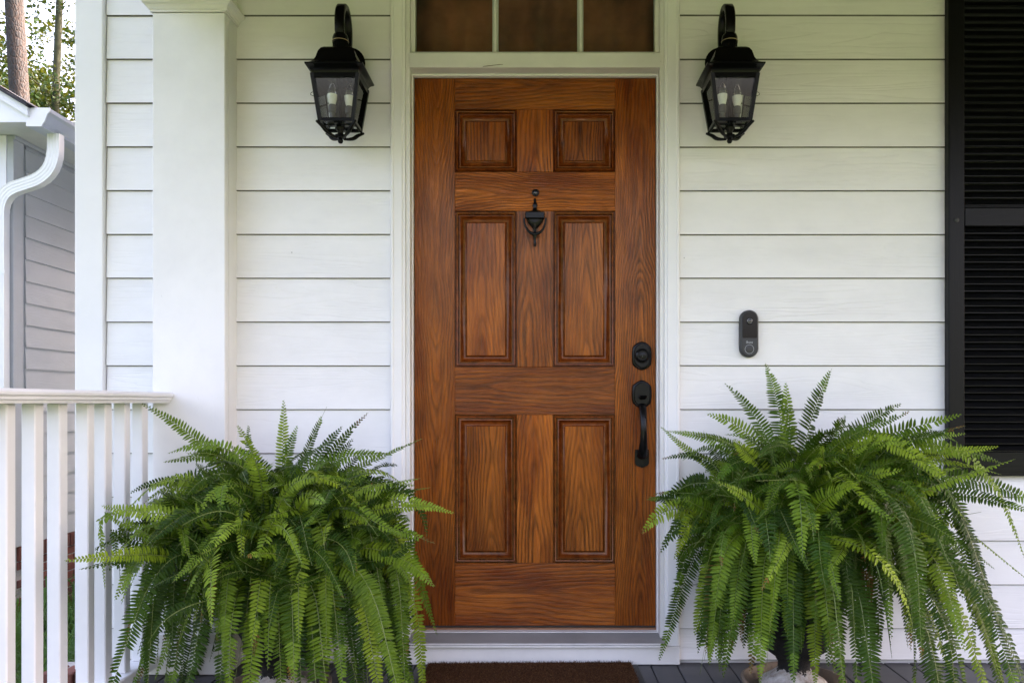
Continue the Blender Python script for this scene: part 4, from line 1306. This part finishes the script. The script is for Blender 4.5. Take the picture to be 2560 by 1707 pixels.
# ------------------------------------------------------------------ border grass between the houses
gr = MB()
rg = random.Random(5)
for tuft in range(330):
    cx_ = rg.uniform(-3.72, -2.2)
    cy_ = rg.uniform(-0.4, 4.6)
    n_ = 13
    for b in range(n_):
        a = rg.uniform(0, 2 * pi)
        ln = rg.uniform(0.16, 0.36)
        le = rg.uniform(0.25, 0.9)
        w_ = rg.uniform(0.004, 0.008)
        d = Vector((cos(a), sin(a), 0))
        s = Vector((-sin(a), cos(a), 0)) * w_
        p0 = Vector((cx_, cy_, 0)) + d * 0.02
        p1 = p0 + Vector((0, 0, ln * 0.5)) + d * ln * le * 0.25
        p2 = p0 + Vector((0, 0, ln * 0.85)) + d * ln * le * 0.6
        p3 = p0 + Vector((0, 0, ln * (1.05 - le * 0.45))) + d * ln * le
        gr.add([p0 - s, p0 + s, p1 - s, p1 + s, p2 - s * 0.8, p2 + s * 0.8, p3], [(0, 1, 3, 2), (2, 3, 5, 4), (4, 5, 6)])
obj('border_grass', gr, M['border_grass'], None, recalc=False, loc=(0, 0, GZ), kind='stuff', label='dark green border grass growing between the two houses', cat='grass')

# ------------------------------------------------------------------ trees behind the neighbour's roof
def trunk_mesh(h, r0, r1, lean, seed, n=18, segs=40, rough=0.05):
    rng = random.Random(seed)
    mb = MB()
    vs, fs = [], []
    ph = [rng.uniform(0, 6.28) for _ in range(4)]
    for i in range(segs + 1):
        u = i / segs
        r_ = r0 + (r1 - r0) * u
        if u < 0.06:
            r_ *= 1 + 0.5 * (1 - u / 0.06) ** 2
        cx_ = lean[0] * u + 0.06 * sin(ph[0] + 5 * u)
        cy_ = lean[1] * u + 0.06 * sin(ph[1] + 4 * u)
        for j in range(n):
            a = 2 * pi * j / n
            q = 1 + rough * (sin(3 * a + ph[2] + 7 * u) * 0.5 + rng.uniform(-1, 1) * 0.5)
            vs.append((cx_ + r_ * q * cos(a), cy_ + r_ * q * sin(a), h * u))
    for i in range(segs):
        for j in range(n):
            j2 = (j + 1) % n
            fs.append((i * n + j, i * n + j2, (i + 1) * n + j2, (i + 1) * n + j))
    return mb.add(vs, fs)

def leaf_cloud(rng, blobs, size, mbx):
    for (c_, r_, n_) in blobs:
        for _ in range(n_):
            while True:
                q = Vector((rng.uniform(-1, 1), rng.uniform(-1, 1), rng.uniform(-1, 1)))
                if q.length <= 1:
                    break
            p = Vector(c_) + Vector((q.x * r_[0], q.y * r_[1], q.z * r_[2]))
            s = size * rng.uniform(0.6, 1.35)
            d = Vector((rng.uniform(-1, 1), rng.uniform(-1, 1), rng.uniform(-1, 0.6))).normalized()
            u = d.cross(Vector((rng.uniform(-1, 1), rng.uniform(-1, 1), rng.uniform(-1, 1)))).normalized()
            mbx.add([p, p + d * s * 0.45 + u * s * 0.30, p + d * s, p + d * s * 0.45 - u * s * 0.30], [(0, 1, 2, 3)])

def limbs(rng, mbx, base, n, L, r_):
    for i in range(n):
        a = rng.uniform(0, 2 * pi)
        z_ = base[2] + rng.uniform(0, base[3])
        p0 = Vector((base[0], base[1], z_))
        p1 = p0 + Vector((cos(a) * L * 0.5, sin(a) * L * 0.5, L * 0.18))
        p2 = p0 + Vector((cos(a) * L, sin(a) * L, L * rng.uniform(0.2, 0.6)))
        mbx.tube([p0, p1, p2], [r_, r_ * 0.6, r_ * 0.2], 6)

def tree(name, label, X, Y, h, r0, r1, lean, bark, seed, blobs, leafmat, size, nl=8, lz=(6, 6), group='trees behind the neighbouring roof'):
    rng = random.Random(seed)
    t = thing(name, label, 'tree', (X, Y, GZ), group=group)
    tm = trunk_mesh(h, r0, r1, lean, seed)
    limbs(rng, tm, (lean[0] * 0.7, lean[1] * 0.7, lz[0], lz[1]), nl, 2.2, r0 * 0.18)
    obj('trunk', tm, bark, t, 60)
    lc = MB()
    leaf_cloud(rng, blobs, size, lc)
    obj('crown', lc, leafmat, t, recalc=False)
    return t
def rb(seed, n, cx_, cy_, cz_, sx, sy, sz, r_, cnt):
    rng = random.Random(seed)
    out = []
    for _ in range(n):
        q = rng.uniform(0.6, 1.3)
        out.append(((cx_ + rng.gauss(0, sx), cy_ + rng.gauss(0, sy), cz_ + rng.gauss(0, sz)), (r_ * q, r_ * q, r_ * q * 0.6), int(cnt * q)))
    return out
# thick pine: trunk in view, crown high above
tree('pine_tree', 'thick brown pine trunk rising behind the white gable', -11.52, 15.6, 21, 0.235, 0.16, (-1.05, 0, 0), M['bark'], 3,
     rb(31, 14, -1, 0, 19, 1.6, 1.6, 1.6, 1.0, 160), M['needle'], 0.22, 6, (14, 6))
tree('slender_tree', 'slender vine-covered trunk standing beyond the thick pine', -15.35, 22.2, 20, 0.15, 0.08, (0.5, 0, 0), M['bark_green'], 9,
     rb(37, 40, 0.6, 0, 11.5, 0.9, 0.9, 3.2, 0.65, 130), M['leaf_tree'], 0.15, 8, (7, 9))
tree('broadleaf_tree', 'leafy green tree filling the gap just above the neighbouring roof', -14.2, 24.5, 12, 0.16, 0.05, (0.4, 0, 0), M['bark_green'], 14,
     rb(41, 60, -1.9, 0.3, 9.9, 1.9, 1.2, 1.0, 0.8, 170) + rb(44, 60, -2.0, 0.6, 9.0, 2.0, 1.0, 0.6, 0.7, 330) + rb(42, 90, 3.0, 0.8, 12.0, 2.2, 1.8, 2.6, 1.2, 120), M['leaf_tree'], 0.17, 9, (5, 5))  # last blobs: unseen sunward crown, added to shade the leaves in view
tree('broadleaf_tree', 'sunlit leafy tree at the very edge of the picture, left of the pine', -18.9, 26.0, 14, 0.18, 0.06, (0.3, 0, 0), M['bark_green'], 21,
     rb(43, 56, 0.2, 0, 11.8, 1.1, 1.3, 2.2, 0.8, 150), M['leaf_tree'], 0.17, 9, (6, 7))
